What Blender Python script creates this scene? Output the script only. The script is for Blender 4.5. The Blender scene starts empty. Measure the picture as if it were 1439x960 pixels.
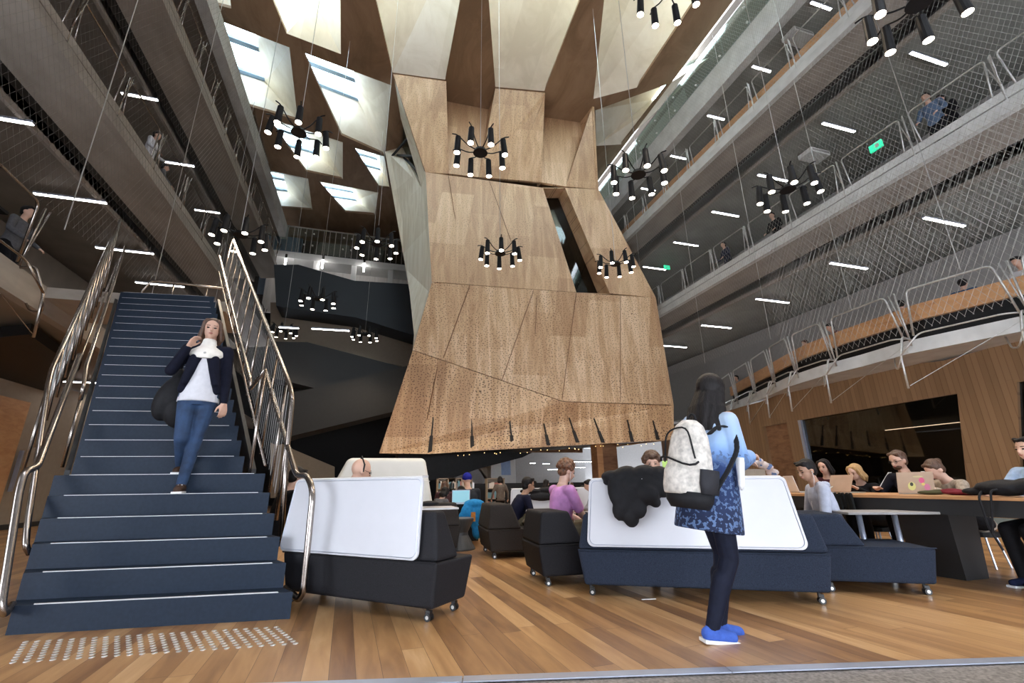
import bpy, bmesh, math, random
from mathutils import Vector, Matrix, Euler
V = Vector
SC = bpy.context.scene
COL = SC.collection
rnd = random.Random(7)
# ---------------------------------------------------------------- camera
H = 0.92; FPX = 640.0; CX, CY = 719.5, 480.0
_y, _p, _r = [math.radians(a) for a in (-16.9, 17.4, -0.76)]
FW = V((-math.sin(_y)*math.cos(_p), math.cos(_y)*math.cos(_p), math.sin(_p)))
RT0 = V((math.cos(_y), math.sin(_y), 0)); UP0 = RT0.cross(FW)
RT = RT0*math.cos(_r) + UP0*math.sin(_r); UP = RT.cross(FW)
cd = bpy.data.cameras.new('camera'); cam = bpy.data.objects.new('camera', cd); COL.objects.link(cam)
cd.sensor_width = 36; cd.lens = FPX/1439*36; cd.clip_end = 300; cd.clip_start = 0.05
cam.matrix_world = Matrix(((RT.x, UP.x, -FW.x, 0), (RT.y, UP.y, -FW.y, 0), (RT.z, UP.z, -FW.z, H), (0, 0, 0, 1)))
SC.camera = cam

def at(px, py, x=None, y=None, z=None, d=None):
    """world point seen at photo pixel (px,py) on the plane x=, y= or z= (or at depth d)"""
    r = RT*((px-CX)/FPX) + UP*((CY-py)/FPX) + FW
    if z is not None: t = (z-H)/r.z
    elif x is not None: t = x/r.x
    elif y is not None: t = y/r.y
    else: t = d
    return V((0, 0, H)) + r*t
def on_plane(px, py, p0, n):
    r = RT*((px-CX)/FPX) + UP*((CY-py)/FPX) + FW
    c = V((0, 0, H)); n = V(n)
    return c + r*((V(p0)-c).dot(n)/r.dot(n))

# ---------------------------------------------------------------- materials
def newmat(name):
    m = bpy.data.materials.new(name); m.use_nodes = True
    nt = m.node_tree; b = nt.nodes['Principled BSDF']
    return m, nt, b
def N(nt, t, **kw):
    n = nt.nodes.new(t)
    for k, v in kw.items(): setattr(n, k, v)
    return n
def plain(name, col, rough=0.6, metal=0.0, var=0.08, scale=8.0, bump=0.0, sheen=0.0, stretch=None, spec=0.5):
    m, nt, b = newmat(name); L = nt.links
    tc = N(nt, 'ShaderNodeTexCoord'); no = N(nt, 'ShaderNodeTexNoise'); no.inputs['Scale'].default_value = scale
    no.inputs['Detail'].default_value = 5
    src = tc.outputs['Object']
    if stretch:
        mp = N(nt, 'ShaderNodeMapping'); mp.inputs['Scale'].default_value = stretch
        L.new(src, mp.inputs['Vector']); src = mp.outputs['Vector']
    L.new(src, no.inputs['Vector'])
    cr = N(nt, 'ShaderNodeValToRGB')
    c = V(col)
    cr.color_ramp.elements[0].position = .3; cr.color_ramp.elements[1].position = .7
    cr.color_ramp.elements[0].color = (*[max(0, x*(1-var)) for x in c], 1)
    cr.color_ramp.elements[1].color = (*[min(1, x*(1+var)) for x in c], 1)
    L.new(no.outputs['Fac'], cr.inputs['Fac']); L.new(cr.outputs['Color'], b.inputs['Base Color'])
    b.inputs['Roughness'].default_value = rough; b.inputs['Metallic'].default_value = metal
    b.inputs['Specular IOR Level'].default_value = spec
    if bump:
        bp = N(nt, 'ShaderNodeBump'); bp.inputs['Strength'].default_value = bump; bp.inputs['Distance'].default_value = .01
        L.new(no.outputs['Fac'], bp.inputs['Height']); L.new(bp.outputs['Normal'], b.inputs['Normal'])
    return m
def glow(name, col, s):
    m, nt, b = newmat(name)
    b.inputs['Base Color'].default_value = (*col, 1); b.inputs['Emission Color'].default_value = (*col, 1)
    b.inputs['Emission Strength'].default_value = s
    return m
def glass(name, tint, alpha=0.25, rough=0.05):
    m, nt, b = newmat(name); L = nt.links
    tr = N(nt, 'ShaderNodeBsdfTransparent'); tr.inputs['Color'].default_value = (*tint, 1)
    gl = N(nt, 'ShaderNodeBsdfGlossy'); gl.inputs['Roughness'].default_value = rough
    gl.inputs['Color'].default_value = (.9, .95, .95, 1)
    mx = N(nt, 'ShaderNodeMixShader'); mx.inputs['Fac'].default_value = alpha
    L.new(tr.outputs[0], mx.inputs[1]); L.new(gl.outputs[0], mx.inputs[2])
    L.new(mx.outputs[0], nt.nodes['Material Output'].inputs['Surface'])
    return m
def math_n(nt, op, a, b=None, c=None):
    n = N(nt, 'ShaderNodeMath', operation=op)
    for i, v in enumerate((a, b, c)):
        if v is None: continue
        if isinstance(v, (int, float)): n.inputs[i].default_value = v
        else: nt.links.new(v, n.inputs[i])
    return n.outputs[0]
def planks(name, ramp, width, length, rot=0.0, rough=0.35, axis='XY', grain=.25, gap=.012, coat=0.0, gapcol=.35, gf=12.0):
    """boards laid side by side, each with its own tone, with grain and joints"""
    m, nt, b = newmat(name); L = nt.links
    tc = N(nt, 'ShaderNodeTexCoord'); mp = N(nt, 'ShaderNodeMapping'); mp.inputs['Rotation'].default_value = (0, 0, rot)
    L.new(tc.outputs['Object'], mp.inputs['Vector'])
    sp = N(nt, 'ShaderNodeSeparateXYZ'); L.new(mp.outputs['Vector'], sp.inputs[0])
    U, W = {'XY': (sp.outputs['X'], sp.outputs['Y']), 'YZ': (sp.outputs['Y'], sp.outputs['Z']), 'XZ': (sp.outputs['X'], sp.outputs['Z'])}[axis]
    u = math_n(nt, 'DIVIDE', U, width); row = math_n(nt, 'FLOOR', u)
    wn = N(nt, 'ShaderNodeTexWhiteNoise', noise_dimensions='1D'); L.new(row, wn.inputs['W'])
    v = math_n(nt, 'ADD', math_n(nt, 'DIVIDE', W, length), math_n(nt, 'MULTIPLY', wn.outputs['Value'], 7.3))
    cell = math_n(nt, 'FLOOR', v)
    cb = N(nt, 'ShaderNodeCombineXYZ'); L.new(row, cb.inputs[0]); L.new(cell, cb.inputs[1])
    w2 = N(nt, 'ShaderNodeTexWhiteNoise', noise_dimensions='2D'); L.new(cb.outputs[0], w2.inputs['Vector'])
    # grain: noise stretched along the board
    g = N(nt, 'ShaderNodeCombineXYZ')
    L.new(math_n(nt, 'MULTIPLY', U, gf), g.inputs[0]); L.new(math_n(nt, 'MULTIPLY', W, 1.6), g.inputs[1])
    L.new(math_n(nt, 'MULTIPLY', w2.outputs['Value'], 30), g.inputs[2])
    no = N(nt, 'ShaderNodeTexNoise'); no.inputs['Scale'].default_value = 1.0; no.inputs['Detail'].default_value = 6; no.inputs['Distortion'].default_value = .6
    L.new(g.outputs[0], no.inputs['Vector'])
    f = math_n(nt, 'ADD', math_n(nt, 'MULTIPLY', w2.outputs['Value'], 1-grain), math_n(nt, 'MULTIPLY', math_n(nt, 'SUBTRACT', no.outputs['Fac'], .25), grain*2))
    cr = N(nt, 'ShaderNodeValToRGB'); L.new(f, cr.inputs['Fac'])
    els = cr.color_ramp.elements
    while len(els) < len(ramp): els.new(.5)
    for i, c in enumerate(ramp):
        els[i].position = i/(len(ramp)-1); els[i].color = (*c, 1)
    fu = math_n(nt, 'FRACT', u); fv = math_n(nt, 'FRACT', v)
    gp = math_n(nt, 'MAXIMUM', math_n(nt, 'LESS_THAN', fu, gap/width*.25), math_n(nt, 'LESS_THAN', fv, .004/length))
    mx = N(nt, 'ShaderNodeMix', data_type='RGBA', blend_type='MULTIPLY')
    L.new(gp, mx.inputs[0]); L.new(cr.outputs[0], mx.inputs[6]); mx.inputs[7].default_value = (gapcol, gapcol*.9, gapcol*.85, 1)
    L.new(mx.outputs[2], b.inputs['Base Color'])
    b.inputs['Roughness'].default_value = rough
    b.inputs['Coat Weight'].default_value = coat; b.inputs['Coat Roughness'].default_value = .25
    return m
def timber(name, ramp, perf=0.0, streak=(7, 7, .35), vec=None, rough=.45):
    """timber veneer with vertical streaks; perf adds rows of small drilled slots"""
    m, nt, b = newmat(name); L = nt.links
    tc = N(nt, 'ShaderNodeTexCoord'); mp = N(nt, 'ShaderNodeMapping'); mp.inputs['Scale'].default_value = streak
    mp.inputs['Rotation'].default_value = vec or (0, 0, 0)
    L.new(tc.outputs['Object'], mp.inputs['Vector'])
    no = N(nt, 'ShaderNodeTexNoise'); no.inputs['Scale'].default_value = 1; no.inputs['Detail'].default_value = 7; no.inputs['Distortion'].default_value = .8
    no.inputs['Roughness'].default_value = .62
    L.new(mp.outputs['Vector'], no.inputs['Vector'])
    # sheets: per-panel tone
    sp = N(nt, 'ShaderNodeSeparateXYZ'); L.new(tc.outputs['Object'], sp.inputs[0])
    cb = N(nt, 'ShaderNodeCombineXYZ')
    sx = math_n(nt, 'FLOOR', math_n(nt, 'DIVIDE', math_n(nt, 'ADD', sp.outputs['X'], math_n(nt, 'MULTIPLY', sp.outputs['Z'], -.16)), 1.25))
    L.new(sx, cb.inputs[0]); L.new(math_n(nt, 'FLOOR', math_n(nt, 'ADD', math_n(nt, 'DIVIDE', sp.outputs['Z'], 2.4), math_n(nt, 'MULTIPLY', sx, .37))), cb.inputs[1])
    wn = N(nt, 'ShaderNodeTexWhiteNoise', noise_dimensions='2D'); L.new(cb.outputs[0], wn.inputs['Vector'])
    f = math_n(nt, 'ADD', math_n(nt, 'MULTIPLY', math_n(nt, 'SUBTRACT', no.outputs['Fac'], .15), 1.3), math_n(nt, 'MULTIPLY', math_n(nt, 'SUBTRACT', wn.outputs['Value'], .5), .32))
    cr = N(nt, 'ShaderNodeValToRGB'); L.new(f, cr.inputs['Fac'])
    els = cr.color_ramp.elements
    while len(els) < len(ramp): els.new(.5)
    for i, c in enumerate(ramp):
        els[i].position = .25 + .5*i/(len(ramp)-1); els[i].color = (*c, 1)
    out = cr.outputs[0]
    if perf:
        m2 = N(nt, 'ShaderNodeMapping'); m2.inputs['Scale'].default_value = (9.5, 1.0, 12)
        L.new(tc.outputs['Object'], m2.inputs['Vector'])
        vo = N(nt, 'ShaderNodeTexVoronoi', feature='F1', distance='CHEBYCHEV'); vo.inputs['Scale'].default_value = 1; vo.inputs['Randomness'].default_value = .8
        vs = N(nt, 'ShaderNodeSeparateXYZ'); L.new(m2.outputs[0], vs.inputs[0])
        vc = N(nt, 'ShaderNodeCombineXYZ'); L.new(vs.outputs['X'], vc.inputs[0]); L.new(vs.outputs['Z'], vc.inputs[1])
        vo.voronoi_dimensions = '2D'; L.new(vc.outputs[0], vo.inputs['Vector'])
        n2 = N(nt, 'ShaderNodeTexNoise'); n2.inputs['Scale'].default_value = 1.1; L.new(tc.outputs['Object'], n2.inputs['Vector'])
        th = math_n(nt, 'MULTIPLY', math_n(nt, 'ADD', math_n(nt, 'MULTIPLY', n2.outputs['Fac'], .5), .13), .41*perf)
        hole = math_n(nt, 'LESS_THAN', vo.outputs['Distance'], th)
        mx = N(nt, 'ShaderNodeMix', data_type='RGBA'); L.new(hole, mx.inputs[0]); L.new(out, mx.inputs[6]); mx.inputs[7].default_value = (.10, .045, .02, 1)
        out = mx.outputs[2]
    L.new(out, b.inputs['Base Color']); b.inputs['Roughness'].default_value = rough
    return m

M = {}
M['floor'] = planks('timber_floor', [(.12, .055, .025), (.24, .118, .048), (.37, .198, .080), (.49, .285, .125), (.62, .41, .22)], .13, 2.6, rot=math.radians(-2.5), rough=.36, grain=.42, coat=.15)
M['stone'] = plain('speckled_stone', (.20, .18, .165), .55, var=.5, scale=55, bump=.1)
M['concrete'] = plain('concrete', (.30, .265, .23), .75, var=.18, scale=2.2, stretch=(1, .4, 2))
M['concrete_l'] = plain('pale_concrete', (.58, .59, .58), .7, var=.12, scale=2.5)
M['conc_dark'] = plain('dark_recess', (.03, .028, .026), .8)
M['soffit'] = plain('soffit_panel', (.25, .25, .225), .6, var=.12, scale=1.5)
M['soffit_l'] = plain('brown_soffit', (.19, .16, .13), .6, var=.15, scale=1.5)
M['plaster'] = plain('grey_plaster', (.28, .27, .265), .8, var=.05)
M['tan'] = plain('tan_board', (.33, .27, .205), .7, var=.05)
M['white'] = plain('white_paint', (.72, .72, .70), .5, var=.03)
M['black'] = plain('black_panel', (.010, .010, .011), .5, var=.15, spec=.2)
M['charcoal'] = plain('charcoal_panel', (.014, .0145, .016), .55, var=.12, scale=1.2)
M['navy_panel'] = plain('slate_panel', (.018, .025, .034), .6, var=.1, scale=1.0)
M['steel'] = plain('brushed_steel', (.34, .30, .27), .26, 1.0, var=.06, scale=30)
M['galv'] = plain('galvanised_steel', (.55, .55, .54), .42, .85, var=.12, scale=20)
M['alu'] = plain('anodised_aluminium', (.42, .46, .56), .35, .6, var=.05)
M['wire'] = plain('net_wire', (.42, .41, .38), .5, .3)
M['wire_d'] = plain('net_wire_dark', (.15, .135, .12), .5, .3)
M['tread'] = plain('navy_rubber_tread', (.012, .021, .038), .55, var=.12, scale=40, bump=.05, spec=.25)
M['strip'] = plain('pale_nosing', (.62, .62, .64), .4, var=.03)
M['fab_r'] = plain('blue_grey_fabric', (.020, .027, .045), .9, var=.35, scale=160, bump=.25, spec=.2)
M['fab_l'] = plain('charcoal_fabric', (.015, .015, .018), .7, var=.3, scale=160, bump=.2, spec=.2)
M['fab_b'] = plain('warm_grey_fabric', (.034, .030, .028), .8, var=.25, scale=140, bump=.2, spec=.2)
M['screen'] = plain('white_laminate', (.57, .58, .62), .35, var=.015)
M['booth'] = plain('cream_plastic', (.72, .71, .66), .35, var=.02)
M['rubber'] = plain('black_rubber', (.012, .012, .013), .4)
M['wood_wall'] = planks('ribbed_timber_wall', [(.20, .115, .055), (.24, .14, .07), (.27, .16, .082)], .11, 9.0, axis='YZ', rough=.5, grain=.2, gap=.05, gapcol=.7, gf=4.0)
M['wood_rail'] = timber('orange_timber', [(.42, .20, .085), (.52, .27, .12), (.58, .32, .15)], streak=(2, 3, 9))
M['wood_dk'] = timber('walnut_timber', [(.16, .075, .035), (.24, .12, .06), (.30, .16, .08)], streak=(2, 3, 9))
M['pod_low'] = timber('perforated_oak', [(.42, .235, .115), (.58, .36, .19), (.76, .54, .33)], perf=1.0, streak=(4.2, 2, .38), vec=(0, math.radians(14), 0))
M['pod_mid'] = timber('perforated_oak_light', [(.46, .27, .14), (.59, .38, .215), (.76, .55, .36)], perf=.85, streak=(3.6, 2, .38), vec=(0, math.radians(10), 0))
M['pod_up'] = timber('oak_veneer', [(.44, .26, .14), (.57, .365, .205), (.68, .46, .28)], perf=.6, streak=(3.6, 2, .36), vec=(0, math.radians(12), 0))
M['pod_side'] = timber('skylit_ash', [(.70, .61, .46), (.82, .74, .59), (.90, .84, .72)], streak=(6, 6, .45))  # skylight on the left flank is put into this pale colour
M['coffer'] = timber('pale_lit_ply', [(.74, .68, .58), (.84, .79, .70), (.90, .86, .79)], streak=(.8, .8, .5))  # paler than the lattice veneer partly by daylight painted into the colour
M['coffer2'] = timber('pale_lit_ply_warm', [(.68, .60, .47), (.78, .70, .57), (.85, .78, .66)], streak=(.8, .8, .5))  # second coffer tone, daylight also put into the colour
M['lattice'] = timber('brown_shaded_ply', [(.22, .14, .08), (.31, .20, .12), (.38, .26, .165)], streak=(1.2, .5, 1))  # same veneer as the coffers, browned partly by shade in the colour
M['blueframe'] = plain('blue_grey_frame', (.20, .30, .42), .5)
M['glass'] = glass('clear_glass', (.86, .93, .92), .10)
M['glass_g'] = glass('green_glass', (.62, .72, .68), .16)
M['glass_dk'] = glass('smoked_glass', (.24, .21, .17), .06, .03)
M['tube'] = glow('lit_tube', (1, .97, .95), 22)
M['bulb_s'] = glow('warm_pin_light', (1, .62, .25), 5)
M['bulb'] = glow('lit_bulb', (1, .86, .70), 28)
M['exit'] = glow('green_exit', (.02, .55, .28), 1.6)
M['screenlit'] = glow('laptop_display', (.20, .42, .50), .7)

# ---------------------------------------------------------------- mesh helpers
def obj(name, bm, mat, parent=None, smooth=False, loc=None):
    me = bpy.data.meshes.new(name)
    bmesh.ops.recalc_face_normals(bm, faces=bm.faces)
    bm.to_mesh(me); bm.free()
    for mm in (mat if isinstance(mat, (list, tuple)) else [mat]): me.materials.append(mm)
    if smooth:
        for p in me.polygons: p.use_smooth = True
    o = bpy.data.objects.new(name, me); COL.objects.link(o)
    if parent is not None: o.parent = parent
    return o
def thing(name, label, cat, loc=(0, 0, 0), rz=0.0, group=None):
    o = bpy.data.objects.new(name, None); COL.objects.link(o); o.location = loc; o.rotation_euler = (0, 0, rz)
    o.empty_display_size = .1
    o['label'] = label; o['category'] = cat
    if group: o['group'] = group
    return o
def tag(o, label, cat, group=None, kind=None):
    o['label'] = label; o['category'] = cat
    if group: o['group'] = group
    if kind: o['kind'] = kind
    return o
def struct(name, bm, mat, **k):
    o = obj(name, bm, mat, **k); o['kind'] = 'structure'; return o
def dup(root, loc, rz=None, label=None, group=None):
    r = root.copy(); COL.objects.link(r); r.location = loc
    if rz is not None: r.rotation_euler = (0, 0, rz)
    if label: r['label'] = label
    if group: r['group'] = group
    for ch in list(root.children):
        c = ch.copy(); COL.objects.link(c); c.parent = r
        for g in list(ch.children):
            e = g.copy(); COL.objects.link(e); e.parent = c
    return r
def B(): return bmesh.new()
def box(bm, x0, x1, y0, y1, z0, z1, m=0, mtx=None):
    co = [(x, y, z) for z in (z0, z1) for y in (y0, y1) for x in (x0, x1)]
    vs = [bm.verts.new(mtx @ V(c) if mtx else c) for c in co]
    for f in ((0, 2, 3, 1), (4, 5, 7, 6), (0, 1, 5, 4), (2, 6, 7, 3), (0, 4, 6, 2), (1, 3, 7, 5)):
        bm.faces.new([vs[i] for i in f]).material_index = m
    return bm
def hexa(bm, pts, m=0):
    """8 points: bottom ring of four, top ring of four"""
    vs = [bm.verts.new(p) for p in pts]
    for f in ((3, 2, 1, 0), (4, 5, 6, 7), (0, 1, 5, 4), (1, 2, 6, 5), (2, 3, 7, 6), (3, 0, 4, 7)):
        bm.faces.new([vs[i] for i in f]).material_index = m
    return bm
def bevel(bm, w, seg=2):
    bmesh.ops.recalc_face_normals(bm, faces=bm.faces)
    bmesh.ops.bevel(bm, geom=list(bm.edges), offset=w, segments=seg, affect='EDGES', profile=.5, clamp_overlap=True)
    return bm
def prism(bm, pts, off, m=0):
    """polygon pts extruded by vector off"""
    off = V(off)
    a = [bm.verts.new(p) for p in pts]; b = [bm.verts.new(V(p)+off) for p in pts]
    n = len(pts)
    bm.faces.new(a[::-1]).material_index = m; bm.faces.new(b).material_index = m
    for i in range(n): bm.faces.new((a[i], a[(i+1) % n], b[(i+1) % n], b[i])).material_index = m
    return bm
def frame_of(d):
    d = d.normalized(); a = V((0, 0, 1)) if abs(d.z) < .95 else V((1, 0, 0))
    x = d.cross(a).normalized(); return x, x.cross(d).normalized()
def tube(bm, pts, r, n=8, closed=False, m=0):
    pts = [V(p) for p in pts]; rings = []
    k = len(pts)
    px_ = None
    for i in range(k):
        if closed: d = pts[(i+1) % k]-pts[i-1]
        else: d = pts[min(i+1, k-1)]-pts[max(i-1, 0)]
        if d.length < 1e-9: d = V((0, 0, 1))
        d.normalize()
        if px_ is None: x, _ = frame_of(d)
        else:
            x = px_ - d*px_.dot(d)
            if x.length < 1e-6: x, _ = frame_of(d)
            x.normalize()
        px_ = x; y = d.cross(x)
        rr = r[i] if isinstance(r, (list, tuple)) else r
        rings.append([bm.verts.new(pts[i]+(x*math.cos(2*math.pi*j/n)+y*math.sin(2*math.pi*j/n))*rr) for j in range(n)])
    for i in range(k if closed else k-1):
        a, b = rings[i], rings[(i+1) % k]
        for j in range(n): bm.faces.new((a[j], a[(j+1) % n], b[(j+1) % n], b[j])).material_index = m
    if not closed:
        bm.faces.new(rings[0][::-1]).material_index = m; bm.faces.new(rings[-1]).material_index = m
    return bm
def rounded(pts, rad=.08, seg=4):
    """round the inner corners of a polyline"""
    pts = [V(p) for p in pts]; out = [pts[0]]
    for i in range(1, len(pts)-1):
        a, p, c = pts[i-1], pts[i], pts[i+1]
        r = min(rad, (a-p).length*.45, (c-p).length*.45)
        s = p+(a-p).normalized()*r; e = p+(c-p).normalized()*r
        for k in range(seg+1):
            t = k/seg; out.append(s*(1-t)**2+p*2*t*(1-t)+e*t*t)
    out.append(pts[-1]); return out
def cyl(bm, p0, p1, r0, r1=None, n=16, m=0):
    return tube(bm, [p0, p1], [r0, r0 if r1 is None else r1], n, m=m)
def ball(bm, c, r, rot=None, sub=2, m=0):
    r = (r, r, r) if isinstance(r, (int, float)) else r
    mt = Matrix.Translation(V(c)) @ (rot.to_4x4() if rot is not None else Matrix.Identity(4)) @ Matrix.Diagonal((*r, 1))
    before = set(bm.faces)
    g = bmesh.ops.create_icosphere(bm, subdivisions=sub, radius=1, matrix=mt)
    if m:
        for f in bm.faces:
            if f not in before: f.material_index = m
    return bm
def caps(bm, a, ra, b, rb, n=12):
    """tapered capsule"""
    a, b = V(a), V(b); d = b-a; L_ = d.length
    if L_ < 1e-6: return ball(bm, a, ra)
    d /= L_
    pts, rs = [], []
    for t in (-1, -.85, -.5, 0): pts.append(a+d*ra*t); rs.append(ra*math.sqrt(max(.0004, 1-t*t)))
    for t in (0, .5, .85, 1): pts.append(b+d*rb*t); rs.append(rb*math.sqrt(max(.0004, 1-t*t)))
    return tube(bm, pts, rs, n)
def loft(bm, rings, n=20):
    """rings: (centre, rx, ry, rotation matrix) stacked"""
    R_ = []
    for c, rx, ry, rot in rings:
        R_.append([bm.verts.new(V(c)+rot @ V((rx*math.cos(2*math.pi*j/n), ry*math.sin(2*math.pi*j/n), 0))) for j in range(n)])
    for a, b in zip(R_, R_[1:]):
        for j in range(n): bm.faces.new((a[j], a[(j+1) % n], b[(j+1) % n], b[j]))
    bm.faces.new(R_[0][::-1]); bm.faces.new(R_[-1])
    return bm
def fuse(bm, voxel, smooth=3):
    """melt overlapping closed shells into one continuous skin"""
    me = bpy.data.meshes.new('t'); bm.to_mesh(me); bm.free()
    o = bpy.data.objects.new('t', me); COL.objects.link(o)
    md = o.modifiers.new('r', 'REMESH'); md.mode = 'VOXEL'; md.voxel_size = voxel
    if smooth:
        s = o.modifiers.new('s', 'SMOOTH'); s.iterations = smooth; s.factor = .5
    dg = bpy.context.evaluated_depsgraph_get()
    e = o.evaluated_get(dg); m2 = bpy.data.meshes.new_from_object(e)
    out = bmesh.new(); out.from_mesh(m2)
    bpy.data.objects.remove(o); bpy.data.meshes.remove(me); bpy.data.meshes.remove(m2)
    return out
# ================================================================ THE SETTING
# floor, threshold, stone apron
bm = B(); e0 = V((-3.9, 3.72, 0)); e1 = V((8.4, .69, 0))
prism(bm, [e0, e1, (16, .69, 0), (16, 34, 0), (-12, 34, 0), (-12, 3.72, 0)], (0, 0, -.1)); struct('floor', bm, M['floor'])
bm = B(); prism(bm, [(-12, -7, -.006), (16, -7, -.006), (16, .69, -.006), e1+V((0, 0, -.006)), e0+V((0, 0, -.006)), (-12, 3.72, -.006)], (0, 0, -.1))
struct('floor_apron', bm, M['stone'])
dn = (e1-e0).normalized(); pn = V((-dn.y, dn.x, 0))
bm = B()
for a, b in ((-1, 1.43), (1.435, 4.55), (4.555, 5.9), (5.905, 12.6)):
    p, q = e0+dn*a, e0+dn*b
    prism(bm, [p-pn*.055, q-pn*.055, q+pn*.012, p+pn*.012], (0, 0, .006))
struct('trim_1', bm, M['alu'])

# ---- galleries (concrete floors running along both sides)
def gallery(name, side, x_edge, z_floor, y0, y1, depth, nose=.25, drop=.62, inset=1.0, mats=('concrete', 'soffit'), nose_m='concrete_l', nb=0):
    """floor slab with a slim nose, a recessed dark gap and a dropped ceiling edge"""
    s = side
    bm = B()
    X = lambda a: x_edge+s*a
    def bx(a, b, z0, z1, m): box(bm, min(X(a), X(b)), max(X(a), X(b)), y0, y1, z0, z1, m)
    bx(0, .16, z_floor-nose, z_floor, 2)
    prism(bm, [(X(.16), y0, z_floor-.02), (X(.16), y0, z_floor-nose), (X(inset), y0, z_floor-nose-.12), (X(inset), y0, z_floor-.02)], (0, y1-y0, 0), 0)
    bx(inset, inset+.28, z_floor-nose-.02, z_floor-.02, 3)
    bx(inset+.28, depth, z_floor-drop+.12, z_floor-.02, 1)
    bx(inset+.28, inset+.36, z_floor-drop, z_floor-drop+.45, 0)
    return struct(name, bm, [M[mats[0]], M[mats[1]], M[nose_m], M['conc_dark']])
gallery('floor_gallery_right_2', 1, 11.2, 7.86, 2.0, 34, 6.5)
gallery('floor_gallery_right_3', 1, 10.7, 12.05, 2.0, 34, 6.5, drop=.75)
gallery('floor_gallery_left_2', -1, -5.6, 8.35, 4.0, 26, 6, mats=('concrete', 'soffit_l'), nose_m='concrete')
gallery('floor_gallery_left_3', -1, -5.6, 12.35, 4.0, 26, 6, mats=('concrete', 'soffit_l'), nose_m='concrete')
# level 1 right: bends away behind the pod
def band(path, z0, z1, side, depth, name, mats, nose_m=2):
    bm = B()
    for (x0, y0), (x1, y1) in zip(path, path[1:]):
        s = side
        prism(bm, [(x0, y0, z0), (x1, y1, z0), (x1, y1, z1), (x0, y0, z1)], (s*.16, 0, 0), 2)
        prism(bm, [(x0+s*.16, y0, z0+.03), (x1+s*.16, y1, z0+.03), (x1+s*.16, y1, z1-.02), (x0+s*.16, y0, z1-.02)], (s*depth, 0, 0), 0)
    return struct(name, bm, mats)
R1 = [(11.4, 2.5), (11.36, 4.9), (10.95, 6.6), (11.08, 7.7), (11.08, 8.7), (11.35, 10.0), (12.4, 12.4), (14.1, 16.7), (14.4, 34)]
L1P = [(-5.25, 5.0), (-5.3, 7.5), (-5.5, 9.6), (-5.7, 12.0), (-5.8, 26)]
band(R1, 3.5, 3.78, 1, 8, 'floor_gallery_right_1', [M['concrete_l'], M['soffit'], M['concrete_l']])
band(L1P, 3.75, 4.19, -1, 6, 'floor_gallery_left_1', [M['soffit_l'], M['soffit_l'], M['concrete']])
bm = B(); prism(bm, [(-5.9, 9.0, 4.0), (-2.75, 8.95, 4.0), (-2.85, 10.3, 4.0), (-5.9, 10.3, 4.0)], (0, 0, .19)); struct('floor_landing', bm, M['concrete'])
# top parapets
bm = B(); box(bm, 10.95, 11.25, 3, 30, 14.35, 15.35, 0); box(bm, 11.25, 17.7, 3, 30, 14.75, 15.0, 1); struct('floor_gallery_right_4', bm, [M['concrete_l'], M['soffit']])
bm = B(); box(bm, -5.95, -5.6, 4, 26, 14.55, 15.3, 0); box(bm, -11.6, -5.95, 4, 26, 14.7, 14.95, 1); struct('floor_gallery_left_4', bm, [M['concrete_l'], M['soffit_l']])
bm = B(); box(bm, -7.5, 10.7, 26.2, 34, 16.5, 16.7); struct('ceiling_far_cover', bm, M['lattice'])  # roof piece added beyond the lattice to shut out sky light
# outer walls
bm = B(); box(bm, 17.6, 17.9, -7, 34, 0, 19.5); struct('wall_right', bm, M['plaster'])
bm = B(); box(bm, -11.8, -11.5, -7, 34, 3.9, 19.5); struct('wall_left', bm, M['plaster'])
bm = B(); box(bm, -12, 18, 33.8, 34, 0, 19.5); struct('wall_far', bm, M['plaster'])
bm = B(); box(bm, 12.4, 18, -7, 34, 19.0, 19.3); box(bm, -12, -7.3, -7, 34, 19.0, 19.3); struct('ceiling_side_block', bm, M['plaster'])  # roof slabs over the galleries, out of view, added to block sky light
# mid gallery back walls (depth of the galleries)
bm = B()
for z0, z1 in ((3.78, 7.2), (7.86, 11.2), (12.05, 14.7)): box(bm, 15.9, 16.05, 2, 34, z0, z1, 0)
struct('wall_gallery_right', bm, M['plaster'])
bm = B()
for z0, z1 in ((4.19, 7.7), (8.35, 11.7), (12.35, 14.6)): box(bm, -9.9, -9.75, 4, 26, z0, z1, 0)
struct('wall_gallery_left', bm, M['soffit_l'])

# ---- right ground floor: timber wall with window and door opening
XW = 12.3
def wr(px, py): return at(px, py, x=XW)
w_top = [wr(1560, 447), wr(1439, 476), wr(1325, 507), wr(1206, 520), wr(1108, 549), wr(1068, 565), wr(1041, 572), wr(985, 590)]
w_h = [wr(985, 606), wr(1072, 600), wr(1121, 591), wr(1345, 553), wr(1429, 537), wr(1560, 515)]
bm = B()
def wpoly(pts): prism(bm, pts, (.18, 0, 0))
zt = lambda p: V((XW, p.y, p.z))
wpoly([*w_top[::-1], w_h[5], w_h[4], w_h[3], w_h[2], w_h[1], w_h[0]][::1])
def down(p, z=.12, dy=0.0): return V((XW, p.y+dy, z))
A1 = wr(1072, 600); A2 = wr(1105, 594); A3 = wr(1121, 591)
wpoly([wr(985, 606), down(wr(985, 606)), down(A1), A1])            # left of the door
wpoly([A2, down(A2), down(A3), A3])                                # between door and window
G2 = wr(1345, 553); G2b = wr(1366, 736); G3 = wr(1429, 537); G3b = wr(1440, 741)
G2b.z = G3b.z = .12
wpoly([G2, G2b, G3b, G3])                                          # pier right of the window
struct('wall_right_ground', bm, M['wood_wall'])
bm = B(); box(bm, XW-.02, XW+.2, 3.6, 15, 0, .14); struct('baseboard_right', bm, plain('grey_green_skirting', (.20, .25, .25), .4))
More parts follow.
